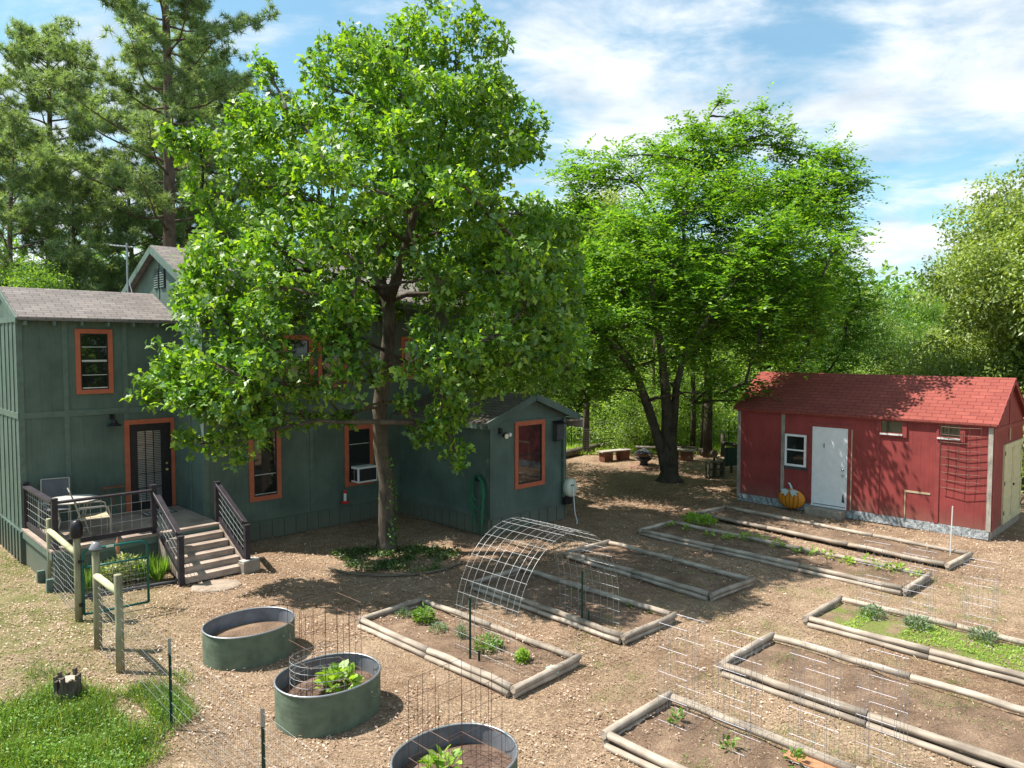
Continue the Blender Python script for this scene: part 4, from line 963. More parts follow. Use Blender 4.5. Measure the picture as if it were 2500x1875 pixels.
for j in range(mm_+1):
    ph = math.pi*j/mm_
    for i in range(nn):
        th_ = 2*math.pi*i/nn; rr = (1-.07*abs(math.sin(th_*3.5))**.6*0-.06*(abs(math.cos(th_*4.5))**4))*math.sin(ph)**.8
        q.v.append((.40*rr*math.cos(th_), .12*rr*math.sin(th_), .30-.29*math.cos(ph)*(1-.12*math.sin(ph))))
q.f = [(j*nn+i, j*nn+(i+1)%nn, (j+1)*nn+(i+1)%nn, (j+1)*nn+i) for j in range(mm_) for i in range(nn)]
q.build('body', M['pumpkin'], pk, True)
q = MB()
for sx in (-.62, -.3, 0, .3, .62):
    q.tube([(.40*sx*math.sin(ph)**.8, -.125*math.sqrt(max(0,1-sx*sx))*math.sin(ph)**.8-.004, .30-.29*math.cos(ph)) for ph in np.linspace(.35, 2.8, 12)], .007, 5)
q.build('rib', M['pumpkin_dark'], pk)
q = MB(); q.tube([(0,0,.56),(-.02,0,.64),(-.06,0,.72),(-.10,-.01,.75)], [.04,.03,.025,.03], 8); q.build('stem', M['leafgrey'], pk, True)
q = MB()
for sx in (-1, 1): q.prism([(sx*.02,-.16,.56),(sx*.12,-.16,.60),(sx*.26,-.16,.56),(sx*.20,-.165,.50),(sx*.24,-.165,.44),(sx*.14,-.17,.46),(sx*.12,-.17,.38),(sx*.06,-.17,.46)], (0,.012,0))
q.build('leaf', M['leafgrey'], pk)
tg = thing('wall_trellis', 'rusty wire grid panel hanging in front of the red shed wall', 'trellis', SL, TH-math.pi/2)
q = MB()
for x in (5.55, 5.72, 5.95, 6.18, 6.42): q.tube([(x,-.10,1.15+(x-5.5)*.02),(x,-.13,2.02),(x,-.10,2.72)], .0055, 5, False)
for k in range(9):
    z = 1.16+k*.19; q.tube([(5.54,-.09,z),(6.0,-.115,z-.006),(6.43,-.09,z+.01)], .0065, 5, False)
q.build('grid', M['wire_rust'], tg)

# ------------------------------------------------------------------ FAR END: fire pit, benches, log edging, chair, fence
def bench(label, c, rz, L=1.6, leg='redwood'):
    o = thing('bench', label, 'bench', c, rz, 'slatted benches around the fire pit')
    q = MB()
    for k in range(3): q.box(-L/2, L/2, -.2+k*.14, -.2+k*.14+.13, .38, .43)
    q.build('seat', M['greywood_x'], o)
    for s_ in (-1, 1):
        q = MB(); n = 9
        for k in range(n): x = s_*(L/2-.32)-.2+k*.05; q.bar((x,-.17,0),(x-.01,-.19,.375), .03, .03); q.bar((x,.17,0),(x,.19,.375), .03, .03)
        for k in range(7): y = -.13+k*.045; q.bar((s_*(L/2-.32)-.21,y,0),(s_*(L/2-.32)-.22,y,.375), .03, .03); q.bar((s_*(L/2-.32)+.21,y,0),(s_*(L/2-.32)+.22,y,.375), .03, .03)
        q.build('leg', M[leg], o)
    return o
bench('grey plank bench on slatted legs left of the fire pit', G(1500, 1124), R(30), 1.5)
bench('grey plank bench behind the fire pit', G(1606, 1115), R(-12), 1.9)
bench('grey plank bench half hidden behind the elm trunk', G(1652, 1121), R(-30), 1.5)
fp = thing('fire_pit', 'dark metal fire pit with a domed lid on four rods', 'fire pit', G(1572, 1137))
q = MB(); q.lathe([(0,.16),(.16,.17),(.30,.26),(.33,.30),(.31,.30),(.28,.26)], 24); q.lathe([(.15,.0),(.18,.0),(.14,.17)], 16); q.build('bowl', M['iron'], fp, True)
q = MB(); q.lathe([(0,.70),(.03,.70),(.10,.66),(.25,.60),(.38,.52),(.39,.50),(.25,.57),(0,.6)], 24); q.build('lid', M['iron'], fp, True)
q = MB()
for k in range(8): a = k*math.pi/4; q.tube([(.3*math.cos(a),.3*math.sin(a),.28),(.3*math.cos(a),.3*math.sin(a),.56)], .009, 5)
q.build('rod', M['iron'], fp)
q = MB(); q.lathe([(0,.035),(.6,.035),(.62,.0),(.62,-.05)], 26); o = q.build('paving_disc', M['mulch_brown'], None, True); o.location = G(1573, 1138); o.name = 'paving_disc'; tag(o, 'low brown paved circle under the fire pit', 'paving')
for i, (a, b, lb) in enumerate((((1330,1128),(1458,1098),'dark log edging at the left behind the small wing'), ((1455,1098),(1515,1088),'dark log edging behind the left bench'), ((1568,1090),(1650,1096),'dark log edging behind the fire pit'), ((1650,1098),(1745,1116),'dark log edging right of the elm'))):
    o = thing('edging_log', lb, 'log', Vector((0,0,0)), 0, 'logs edging the fire pit clearing'); log(G(*a)+Vector((0,0,.14)), G(*b)+Vector((0,0,.14)), .16, M['log_dark'], o)
rf_ = thing('rail_fence', 'short rustic log rail fence beside the far end of the shed', 'fence')
pa, pb = G(1764, 1112), G(1806, 1118)
for p, h in ((pa, .95), (pb, .95)): wood_post(p, h, .09).build('wood_post', M['log_dark'], rf_, True)
q = MB(); q.tube([pa+Vector((0,0,.55)), pb+Vector((0,0,.5))], .08, 10); q.build('cross_rail', M['log_dark'], rf_, True)
ch = thing('garden_chair', 'dark green slatted garden chair in the shade beside the shed', 'chair', G(1778, 1160), R(200))
q = MB()
for k in range(6): q.box(-.35+k*.12, -.25+k*.12, .22, .26, .38, 1.05)
q.build('backrest', M['tpost'], ch)
q = MB()
for k in range(5): q.box(-.36, .36, -.35+k*.12, -.25+k*.12, .38, .41)
q.build('seat', M['tpost'], ch)
for s_ in (-1, 1):
    MB().box(s_*.38-.03, s_*.38+.03, -.36, .28, .6, .63).build('armrest', M['tpost'], ch)
    MB().box(s_*.38-.03, s_*.38+.03, -.36, -.30, 0, .6).build('leg', M['tpost'], ch); MB().box(s_*.38-.03, s_*.38+.03, .22, .28, 0, .6).build('leg', M['tpost'], ch)
cr = thing('crate_shelf', 'open wooden crate shelf standing beside the green garden chair', 'shelf', G(1745, 1166), R(10))
q = MB()
for x in (-.28, .0, .28): q.box(x-.02, x+.02, -.15, .15, 0, .55)
for z in (0, .27, .55): q.box(-.3, .3, -.155, .155, z, z+.025)
q.build('frame', M['log_dark'], cr)
ff = thing('far_wire_fence', 'thin wire fence on steel posts along the back of the clearing', 'fence')
prev = None
for px in (1395, 1437, 1475, 1530, 1600, 1678, 1712, 1779, 1830, 1900, 1980):
    p = G(px, 1098 if px < 1500 else 1092); q = MB(); q.tube([p, p+Vector((0,0,1.35))], .02, 5); q.build('metal_post', M['tpost'], ff)
    if prev is not None:
        q = MB()
        for z in (.25,.5,.75,1.0,1.25): q.tube([prev+Vector((0,0,z)), p+Vector((0,0,z))], .006, 3, False)
        n = max(2, int((p-prev).length/.3))
        for k in range(1, n): c = prev.lerp(p, k/n); q.tube([c, c+Vector((0,0,1.25))], .004, 3, False)
        q.build('wire_mesh', M['wire'], ff)
    prev = p

# ------------------------------------------------------------------ TREES
OAK = leafmat('oak_leaf', (.045,.125,.010), (.105,.225,.016), (.26,.385,.03), .5, .42, .05)
ELM = leafmat('elm_leaf', (.045,.13,.014), (.095,.21,.02), (.21,.335,.035), .5, .45, .035)
PIN = leafmat('pine_needle', (.10,.165,.07), (.16,.24,.10), (.24,.32,.13), .5, .4, .06)
BGL = leafmat('woodland_leaf', (.075,.155,.025), (.12,.225,.038), (.21,.32,.06), .5, .45, .03)
BGO = leafmat('olive_leaf', (.12,.18,.035), (.20,.27,.06), (.31,.38,.11), .5, .38, .045)
BGD = leafmat('dark_wood_leaf', (.06,.13,.02), (.09,.18,.03), (.14,.24,.045), .5, .38, .04)

def px_blob(x, y, D, r, sq=1.0):      # x, y, r in the 2212 px wide view
    k = 2500/2212; c = AT(x*k, y*k, D); rr = r/1587*D
    return [c.x, c.y, c.z, rr, rr*1.05, rr*.92*sq]
# --- big oak
ot = G(835*1.1302, 1188*1.1302); oD = ot.y
oak = thing('oak_tree', 'large leafy oak standing in front of the green house', 'tree', (ot.x, ot.y, 0))
ob = [(880,85,0,95),(770,115,0,80),(985,110,-.3,85),(700,185,-.8,80),(860,200,-1.6,110),(1000,225,-.8,95),(1085,235,.2,75),(575,150,.4,32),(625,255,-.5,80),(515,270,-.5,62),(430,300,-.4,45),(395,318,-.4,28),
      (1125,330,.2,60),(1150,270,.3,35),(730,320,-2,105),(900,360,-2.4,110),(1045,370,-.8,100),(520,385,-1,85),(435,410,-.2,48),(640,430,-1.5,90),(800,490,-1.2,80),(470,500,-.5,60),(560,590,-1,85),(450,620,-.6,48),(410,600,-.3,30),
      (1150,470,.2,70),(1010,500,-.8,95),(1205,545,.8,62),(720,600,-1.8,85),(960,600,-1.6,70),(1105,600,-.8,95),(1215,655,.8,55),(600,690,-1.8,90),(500,745,-2,80),(385,800,-2.4,50),(345,815,-2.4,32),(450,850,-2.4,75),(540,870,-2.3,60),(590,900,-2.2,42),(430,960,-2.4,42),(500,960,-2.3,38),
      (750,730,-2.6,75),(800,800,-2.6,55),(700,700,-2.2,60),(920,720,-2.2,62),(1040,720,-1.8,85),(1150,760,-1,75),(1225,800,.3,38),(1010,800,-1.8,65),(930,790,-2,50),(955,925,-2.2,50),(905,930,-2.2,26),(985,985,-2.2,26),(880,870,-2.3,26),(680,820,-2.2,38),(740,905,-2,22)]
blobs = [px_blob(x, y, oD+d_, r) for x, y, d_, r in ob]
front = [(760,400,-3.8,75),(670,520,-3.4,65),(1100,560,-3.2,70),(560,700,-3.2,70),(470,790,-3.2,62),(420,870,-3.0,55),(530,820,-3.3,62),(580,610,-3,60),(1150,640,-2.6,60),(1090,790,-2.4,50),(390,830,-2.8,45),(480,920,-2.9,45),(1180,700,-1.5,60),(1220,740,-.8,50),(960,830,-3,50),(1000,880,-2.8,34),(620,830,-3,42),(560,930,-3,40),(330,850,-2.6,34),(360,780,-2.7,38),(440,560,-1.8,55),(400,640,-1.6,45),(470,640,-2.4,60),(430,700,-2.4,50),(730,830,-3,52),(920,790,-3.2,52),(1010,760,-3.2,60),(580,760,-3.3,60),(500,860,-3.2,60),(1090,720,-3,60),(560,520,-2.6,60),(1180,780,-1.6,50),(950,900,-2.6,42),(1160,560,-2,55),(400,310,-.8,38),(960,430,-2.8,58),(870,430,-3,52),(780,560,-3,48),(905,550,-2.8,46),(1060,470,-3,58),(860,290,-3,60),(960,620,-2.6,42),(700,640,-3,45),(415,600,-1.5,45),(400,655,-1.5,42),(1000,400,-3.4,60),(760,640,-3,45),(372,300,-.6,20),(1170,570,2.5,75),(1190,650,3,75),(1130,480,3.6,80),(1150,700,2.6,60),(1060,560,4.2,80),(1200,500,2,60),(660,900,-2.6,30)]
back = [(800,280,2.6,120),(950,420,3,120),(1080,520,2.6,110),(640,330,2.2,95),(560,480,2.0,90),(880,160,1.8,100),(700,480,2.4,110),(1040,260,2,90),(850,560,3.0,110),(1000,640,2.2,90),(650,600,2.4,70),(1130,650,1.6,80),(760,150,1.4,80)]
blobs += [px_blob(x, y, oD+d_, r) for x, y, d_, r in back+front]
for b in blobs: b[0] -= ot.x; b[1] -= ot.y
sub = subclumps(blobs, 6.5, .34, .4)
P, Nn = clump_points(sub, 23, .35)
V, F = rosettes(P, Nn, 6, .16, .66, 'oak', .35, 1.0)
fastmesh('crown', V, F, OAK, oak)
tk = MB(); k_ = 1.1302
tp = [Vector((0,0,-.1)), Vector((.0,0,.15)), Vector((.02,0,.5))]+[AT(x*k_, y*k_, oD+d_)-Vector((ot.x, ot.y, 0)) for x, y, d_ in ((835,1040,0),(822,960,0),(820,880,0),(832,790,0),(842,720,0),(838,650,.05),(815,590,.1),(830,500,.2),(850,400,.2),(865,300,.2),(875,200,.1),(880,110,0))]
tk.tube(tp, [.30,.235,.20,.175,.165,.16,.155,.15,.14,.12,.10,.08,.065,.05,.03], 16, jit=.05)
fork = [tp[8], *[AT(x*k_, y*k_, oD+d_)-Vector((ot.x, ot.y, 0)) for x, y, d_ in ((858,600,-.1),(880,520,-.2),(905,430,-.3),(940,330,-.4),(985,200,-.4))]]
tk.tube(fork, [.14,.12,.10,.08,.06,.03], 10, jit=.05)
random.seed(3)
grow(tk, [tp[5:], fork], blobs, sub=7)
tk.build('trunk', M['bark'], oak, True)
# ivy creeping up the trunk
n = 380; z = rng.random(n)**1.3*2.2; a = rng.random(n)*2*math.pi*.6-1.2; rr = .22-.02*z+.03*rng.random(n)
cxs = np.interp(z, [p.z for p in tp], [p.x for p in tp]); P = np.stack([cxs+rr*np.cos(a), rr*np.sin(a), z], 1)
V, F = leaves(P, rdir(n)+[0,0,-.4], np.stack([np.cos(a), np.sin(a), a*0+.3], 1), .07, .06, 'broad'); fastmesh('ivy', V, F, BGD, oak)
# ground cover ring under the oak
rc = G(965, 1362); n = 5200; a = rng.random(n)*2*math.pi; r_ = 1.32*np.sqrt(rng.random(n))*(.82+.16*np.sin(a*5)+.08*rng.random(n)); keep = (np.sin(a*3)+np.cos(r_*6+a*2)+.8*rng.normal(size=n)) > -.3
P = np.stack([rc.x+1.15*r_*np.cos(a), rc.y+r_*np.sin(a), .0+.07*rng.random(n)], 1)[keep]
V, F = leaves(P, rdir(len(P))+[0,0,.25], rdir(len(P))*.5+[0,0,1], .06, .045, 'broad'); tag(fastmesh('ground_ivy', V, F, leafmat('ivy_leaf', (.03,.07,.012), (.05,.10,.018), (.09,.14,.03), .5, .3, .04)), 'low ivy ground cover around the foot of the oak', 'ground cover', kind='stuff')
e = MB(); e.tube([(rc.x+1.58*math.cos(a), rc.y+1.36*math.sin(a), .03) for a in np.linspace(-2.5, -.3, 26)], .024, 6)
tag(e.build('ring_edging', M['log_dark'], None, True), 'curved dark edging around the ivy at the foot of the oak', 'edging')

# --- elm
et = G(1634, 1173); eD = et.y
elm = thing('elm_tree', 'feathery bright green elm with several trunks beyond the raised beds', 'tree', (et.x, et.y, 0))
eb = [(1590,260,1,40),(1560,215,1,16),(1640,230,1,18),(1520,285,.5,28),(1560,330,0,75),(1660,290,.5,60),(1450,340,-.5,70),(1350,370,-.5,65),(1280,390,-.5,50),(1700,320,.5,55),(1750,380,0,55),(1800,340,.5,26),(1640,400,-1.5,100),(1500,430,-2,100),(1370,460,-2,95),(1270,500,-1,80),
      (1780,440,0,70),(1840,410,.3,30),(1720,500,-1.5,95),(1600,540,-2.5,100),(1450,560,-2.8,100),(1320,590,-2.5,85),(1230,610,-1,60),(1810,530,0,60),(1850,600,0,32),(1780,620,-.8,80),(1660,640,-2.5,90),(1520,660,-3,90),(1390,690,-3,85),(1270,720,-2,70),(1200,700,-.5,45),
      (1830,680,0,55),(1750,720,-1,75),(1640,740,-2.5,75),(1500,770,-2.5,65),(1380,790,-2,55),(1290,800,-1.5,50),(1820,760,0,50),(1720,800,-1.2,45),(1610,830,-2,40),(1210,780,-.5,40),(1560,850,-1,30)]
eblobs = [px_blob(x, y, eD+d_*(1.7 if d_ < 0 else 1), r*.86) for x, y, d_, r in eb]
eblobs += [px_blob(x, y, eD-4.6, r) for x, y, r in ((1590,600,70),(1680,650,70),(1640,560,60),(1740,600,55),(1480,640,65),(1760,700,45),(1700,740,40),(1560,700,55))]
eblobs += [px_blob(x, y, eD-5.2, r) for x, y, r in ((1780,600,52),(1700,520,60),(1810,530,42),(1660,480,50),(1740,660,50),(1630,660,55))]
eblobs += [px_blob(x, y, eD+d_, r) for x, y, d_, r in ((1420,325,0,48),(1340,340,0,48),(1260,370,.3,45),(1500,290,0,42),(1700,285,.4,45),(1780,330,.5,48),(1835,390,.5,40),(1240,430,0,50),(1240,460,.5,55),(1215,540,0,55),(1200,620,0,55),(1190,700,.5,50),(1215,800,.5,45),(1290,850,0,38),(1360,840,.5,40),(1250,880,.5,30),(1440,830,1,38),(1700,850,.5,32),(1790,800,.5,38),(1840,730,.5,40),(1860,660,0,38),(1640,870,0,25),(1500,870,1,30),(1560,820,1,40))]
eblobs += [px_blob(x, y, eD-3.6, r) for x, y, r in ((1300,560,60),(1260,640,50),(1350,640,60),(1400,560,60),(1420,700,50),(1320,720,45),(1240,560,45),(1480,560,60))]
eblobs += [px_blob(x, y, eD+d_, r) for x, y, d_, r in ((1500,400,3,120),(1650,480,3.5,130),(1400,560,3.5,120),(1560,640,4,120),(1720,620,3,100),(1300,640,3,90),(1480,740,3,90),(1660,740,3,90))]
for b in eblobs: b[0] -= et.x; b[1] -= et.y; b[5] *= .8
sub = subclumps(eblobs, 6.5, .36, .4)
P, Nn = clump_points(sub, 13.0, .4)
# sprays: leaves set alternately along an arching twig
nS = len(P); per = 13; tt = np.tile(np.linspace(.05, 1, per), nS)
D0 = unit(Nn*[1,1,.45]+rng.normal(size=(nS,3))*.35+[0,0,.25]); D0[:,2] = np.clip(D0[:,2], -.3, .9); Ls = (.5+.45*rng.random(nS))*np.where(rng.random(nS) < .14, 1.7, 1.0)
Pb = np.repeat(P-D0*.2, per, 0)+np.repeat(D0*Ls[:,None], per, 0)*tt[:,None]; Pb[:,2] -= .28*tt**2*np.repeat(Ls, per)
side = np.repeat(unit(np.cross(D0, [0,0,1.])), per, 0)*np.tile(np.where(np.arange(per)%2 == 0, 1, -1), nS)[:,None]
V, F = leaves(Pb, side*.8+np.repeat(D0, per, 0)*.6+rng.normal(size=Pb.shape)*.2+[0,0,-.12], np.array([0,0,1.])+rng.normal(size=Pb.shape)*.35, .125+.05*rng.random(len(Pb)), .07+.02*rng.random(len(Pb)), 'quad')
fastmesh('crown', V, F, ELM, elm)
tk = MB(); kk = lambda x, y, d_=0: AT(x, y, eD+d_)-Vector((et.x, et.y, 0))
tk.tube([(0,0,-.1),(0,0,.06),(0,0,.25),(0,0,.6),(.02,0,1.1),(.03,0,1.7)], [.58,.42,.33,.28,.25,.18], 14, jit=.06)
s1 = [Vector((-.08,0,.1)), kk(1618,1110), kk(1600,1050), kk(1577,980), kk(1556,920), kk(1515,865,-.3), kk(1460,805,-.6), kk(1400,740,-1)]
s2 = [Vector((.02,0,.1)), kk(1629,1100), kk(1628,1000), kk(1623,930), kk(1617,880), kk(1610,820), kk(1590,700), kk(1620,560), kk(1700,400)]
s3 = [kk(1632,1080)+Vector((.12,0,0)), kk(1648,990), kk(1652,940), kk(1668,880,.4), kk(1720,790,.8), kk(1800,680,1), kk(1900,560,1)]
tk.tube(s1, [.20,.18,.165,.15,.13,.10,.07,.04], 11, jit=.04); tk.tube(s2, [.25,.22,.19,.16,.14,.12,.10,.07,.035], 12, jit=.04); tk.tube(s3, [.15,.14,.12,.10,.08,.05,.03], 9, jit=.04)
grow(tk, [s2[3:], s1[3:], s3[2:]], eblobs, .012, .012, 5, .8)
tk.build('trunk', M['bark_elm'], elm, True)

# --- pines
def make_pine(h, crown0, spread, nb, seed, dens=1.0, lean=0., flat=.62):
    """returns trunk MB and crown (V, F) around origin"""
    r_ = random.Random(seed); g_ = np.random.default_rng(seed); mb = MB(); pts = []; top = h
    for k in range(13): t = k/12; pts.append(Vector((lean*h*t**2+.15*math.sin(t*5+seed), .12*math.sin(t*4+seed*2), h*t)))
    mb.tube(pts, [.30*(1-.85*(k/12))*h/22+.03 for k in range(13)], 10, jit=.04)
    tips = []
    for i in range(nb):
        t = crown0+(1-crown0)*(i/nb)**.85; z = h*t; az = i*2.4+r_.uniform(-.5,.5)
        u_ = (t-crown0)/(1-crown0); L = spread*(1-flat*u_**1.6)*r_.uniform(.6,1.1)*(1 if u_ > .12 else .8)
        base = path_at(pts, z); tip = base+Vector((math.cos(az)*L, math.sin(az)*L, L*r_.uniform(.08,.5)+.8*u_))
        br = limb(mb, base, tip, .035+.045*(1-u_)*h/22, .012, -.06, 5, .08, 7)
        nt_ = int(7+L*2.2)
        for j in range(nt_):
            s_ = r_.uniform(.5, 1); k = s_*7; a = br[int(min(k,6))].lerp(br[int(min(k,6))+1], k-int(min(k,6)))
            e_ = a+Vector((r_.gauss(0,1), r_.gauss(0,1), abs(r_.gauss(0,.6))+.15)).normalized()*r_.uniform(.4,1.15)*(.6+.25*L/3)
            mb.tube([a, a.lerp(e_, .5)+Vector((0,0,.04)), e_], [.014,.010,.005], 3, False)
            for q_ in range(5): tips.append(a.lerp(e_, r_.uniform(.35,1.05))+Vector((r_.gauss(0,.14), r_.gauss(0,.14), r_.gauss(0,.10))))
    T_ = np.array([tuple(p_) for p_ in tips]); per = int(30*dens); n = len(T_)
    D = unit(g_.normal(size=(n*per,3))+[0,0,.35]); Pn = np.repeat(T_, per, 0)
    V, F = leaves(Pn, D, g_.normal(size=(n*per,3)), .24+.12*g_.random(n*per), .030, 'tri')
    return mb, V, F
def pine(name, label, loc, mbvf, group='tall pines behind the house'):
    o = thing(name, label, 'pine tree', loc, 0, group); mb, V, F = mbvf
    mb.build('trunk', M['bark_pine'], o, True); fastmesh('crown', V, F, PIN, o); return o
def ptree(px, D): return Vector(((px*1.1302-1250)/1794*D, D, 0))
pA = make_pine(25, .36, 5.6, 66, 5, 1.1); pB = make_pine(18.9, .58, 3.3, 40, 9, 1.1, 0, .45); pC = make_pine(12.5, .12, 4.2, 40, 14, 1.1)
A_ = pine('pine_tree', 'tallest pine, its thick trunk and top rising behind the left of the oak', ptree(370, 33), pA)
B_ = pine('pine_tree', 'pine with a bare forked upper trunk near the left edge of the picture', ptree(118, 36), pB)
C_ = pine('pine_tree', 'lower bushy pine at the far left behind the green roof', ptree(40, 30), pC)
def dup(o, label, loc, rz, sc, group=None):
    c = copy_tree(o); c.location = loc; c.rotation_euler = (0,0,rz); c.scale = (sc,sc,sc); c['label'] = label
    if group: c['group'] = group
    return c
dup(A_, 'pine with a thinner trunk just right of the tallest pine', ptree(412, 40), 2.1, .82)
dup(C_, 'short broad pine crown filling the gap low between the two tall pines', ptree(285, 36), 4.0, 1.02)
dup(C_, 'short dense pine between the antenna and the left tall trunk', ptree(170, 33), 1.3, .95)
dup(C_, 'pine partly hidden behind the peak of the main gable', ptree(400, 42), 3.3, 1.0)
dup(B_, 'pine trunk and crown seen through the left side of the oak', ptree(500, 42), .9, 1.0)
dup(B_, 'pine cut off by the left edge of the picture', ptree(-60, 38), 2.6, .95)

# --- broadleaf background trees: three kinds, copied
def make_broad(seed, h, w, mtr, leaf, L=.16, dens=9, low=.12, shape='quad', droop=0):
    rs = np.random.default_rng(seed); bl = []
    for i in range(26):
        z = h*(low+.12+(1-low-.17)*rs.random()); prof_ = math.sin(math.pi*min(1, max(.12, (z/h-low)/(1-low)))**.75)**.6; a = rs.random()*6.28; r = w*prof_*(.25+.65*math.sqrt(rs.random()))
        s_ = w*(.24+.16*rs.random()); bl.append([r*math.cos(a), r*math.sin(a), z, s_, s_, s_*.8])
    bl.append([0,0,h*.9,w*.25,w*.25,w*.3])
    sub = subclumps(bl, 5, .45, .3); P, Nn = clump_points(sub, dens, .4)
    n = len(P)*5; Pn = np.repeat(P, 5, 0)+rs.normal(size=(n,3))*.16; D = unit(np.repeat(Nn, 5, 0)*.5+rs.normal(size=(n,3))*.7+[0,0,-droop])
    V, F = leaves(Pn, D, rs.normal(size=(n,3))*.5+[0,0,.8], L*(.7+.6*rs.random(n)), L*.5, shape)
    mb = MB(); pts = [Vector((.1*math.sin(k), .1*math.cos(k*1.7), h*.8*k/8-.1)) for k in range(9)]; mb.tube(pts, [.22*h/12*(1-.8*k/8)+.02 for k in range(9)], 9, jit=.05)
    random.seed(seed)
    for b in bl:
        c = Vector(b[:3]); limb(mb, path_at(pts, max(h*.12, min(c.z-.4*math.hypot(c.x,c.y), h*.75))), c, .07, .015, .05, 5, .1, 6)
    return mb, V, F, leaf, mtr
def broad(name, label, loc, k, sc=1, rz=0, group='trees of the wood behind the yard', cat='tree'):
    o = thing(name, label, cat, loc, rz, group); mb, V, F, leaf, mtr = k; mb.build('trunk', mtr, o, True); fastmesh('crown', V, F, leaf, o); o.scale = (sc,)*3; return o
kA = make_broad(21, 12, 4.2, M['bark_elm'], BGL, .16, 13, .12); kB = make_broad(33, 11, 4.6, M['bark'], BGO, .155, 24, .02, 'quad', .4); kC = make_broad(47, 10, 4.0, M['bark'], BGD, .15, 14, .06)
kD = make_broad(61, 3.2, 2.1, M['bark'], leafmat('shrub_leaf', (.13,.225,.045), (.20,.31,.07), (.32,.43,.13), .5, .5, .04), .09, 28, .0)
bA = broad('broadleaf_tree', 'mid green tree seen through the gap right of the small wing', ptree(1290, 46), kA, .95)
bB = broad('willow_oak_tree', 'tall olive green drooping tree filling the right edge of the picture', ptree(2315, 26), kB, 1.04)
bC = broad('dark_tree', 'dark green tree directly behind the left end of the shed', ptree(1790, 37), kC, .85)
bD = broad('shrub', 'pale green rounded shrub behind the left bench', ptree(1370, 33.5), kD, 1.0, 0, 'shrubs along the back of the clearing', 'shrub')
for (src, lb, px, D, sc, rz) in (
        (bB, 'olive green tree in front of the tall one, behind the right half of the shed', 2190, 27, .60, 1.0),
        (bB, 'low olive green tree behind the middle of the shed roof', 2010, 36, .52, 2.2),
        (bB, 'olive grey tree top showing between the oak and the elm', 1245, 46, 1.32, 3.0),
        (bB, 'olive tree peeking out behind the right shoulder of the elm', 1850, 42, .74, 4.4),
        (bC, 'dark green tree added behind the right end of the main house to cast shade', 1085, 25.5, .84, 2.4),  # added tree, its crown shades the ground under the elm
        (bA, 'light green tree behind the elm trunks', 1460, 47, .95, 1.1),
        (bA, 'light green tree between the elm and the shed', 1620, 48, .9, 2.7),
        (bC, 'dark tree in the wood behind the right of the elm', 1720, 44, .95, .8),
        (bC, 'dark tree in the wood seen under the elm crown', 1540, 46, 1.0, 2.0),
        (bA, 'light tree behind the roof ridge of the main house', 900, 42, 1.0, 3.5),
        (bA, 'light tree behind the roof of the small wing', 1120, 38, .9, 5.0),
        (bC, 'dark tree behind the middle of the main house', 720, 44, 1.05, 1.5),
        (bC, 'dark tree behind the main gable', 560, 40, .9, .3),
        (bA, 'light green tree behind the antenna mast', 300, 36, .62, 2.2),
        (bA, 'leafy tree above the left end of the green roof', 90, 27, .62, 1.2),
        (bC, 'dark tree low down behind the left green roof', 190, 40, .7, 4.2),
        (bA, 'small bright tree behind the antenna cable', 420, 32, .6, 4.8),
        (bC, 'dark tree at the horizon behind the far right of the shed', 1900, 48, .7, 5.1),
        (bA, 'light tree far behind the right end of the shed', 2030, 46, .62, .9),
        (bA, 'tree of the wood cut off by the left edge', -60, 32, .8, .5),
        (bB, 'olive tree cut off by the right edge beyond the shed doors', 2330, 24, .9, 4.0)):
    dup(src, lb, ptree(px, D), rz, sc)
for lb, px, D, sc, rz in (('green shrub left of the fire pit behind the log edging', 1440, 35, 1.2, 1), ('low shrub behind the rail fence beside the shed', 1700, 36, 1.1, 2), ('pale shrub at the corner beyond the hose reel', 1290, 36, 1.3, 3), ('shrub behind the fire pit and the elm trunk', 1530, 38, 1.5, 4),
        ('dark shrub under the drooping tree behind the shed', 1830, 34, 1.1, 5), ('shrub behind the elm on the far grass', 1620, 38, 1.4, .4)):
    dup(bD, lb, ptree(px, D), rz, sc)
# thin bare trunks standing in front of the wood
for i, (x, y0, h, r_, lb) in enumerate(((1430, 1108, 7, .13, 'slim pale trunk with a wire guard behind the left log edging'), (1691, 1104, 6, .11, 'slim dark trunk right of the elm'), (1727, 1114, 7, .17, 'thick dark trunk midway between the elm and the shed'), (1712, 1106, 5, .06, 'very thin leaning trunk between two dark trunks'), (1596, 1098, 6, .08, 'thin dark trunk just left of the elm'))):
    p = G(x, y0); o = thing('slim_tree', lb, 'tree', p, 0, 'slim trees at the edge of the wood')
    q = MB(); q.tube([(0,0,-.1),(.03,0,h*.3),(-.05+.2*(i==3),0,h*.65),(.05,0,h)], [r_*1.2,r_,r_*.8,r_*.4], 9, jit=.05); q.build('trunk', M['bark_elm'] if i == 0 else M['bark'], o, True)
    bl = [[rng.normal()*.8, rng.normal()*.8, h*.75+rng.random()*h*.35, .8, .8, .6] for _ in range(5)]; P, Nn = clump_points(subclumps(bl, 5, .45), 8, .4); V, F = rosettes(P, Nn, 5, .15, .6, 'quad'); fastmesh('crown', V, F, BGL, o)
    if i == 0: mesh_panel(Vector((-.18,-.18,0)), Vector((.18,-.18,0)), 1.1, .06, [.1*k for k in range(12)], .004, .004).build('wire_guard', M['wire'], o)
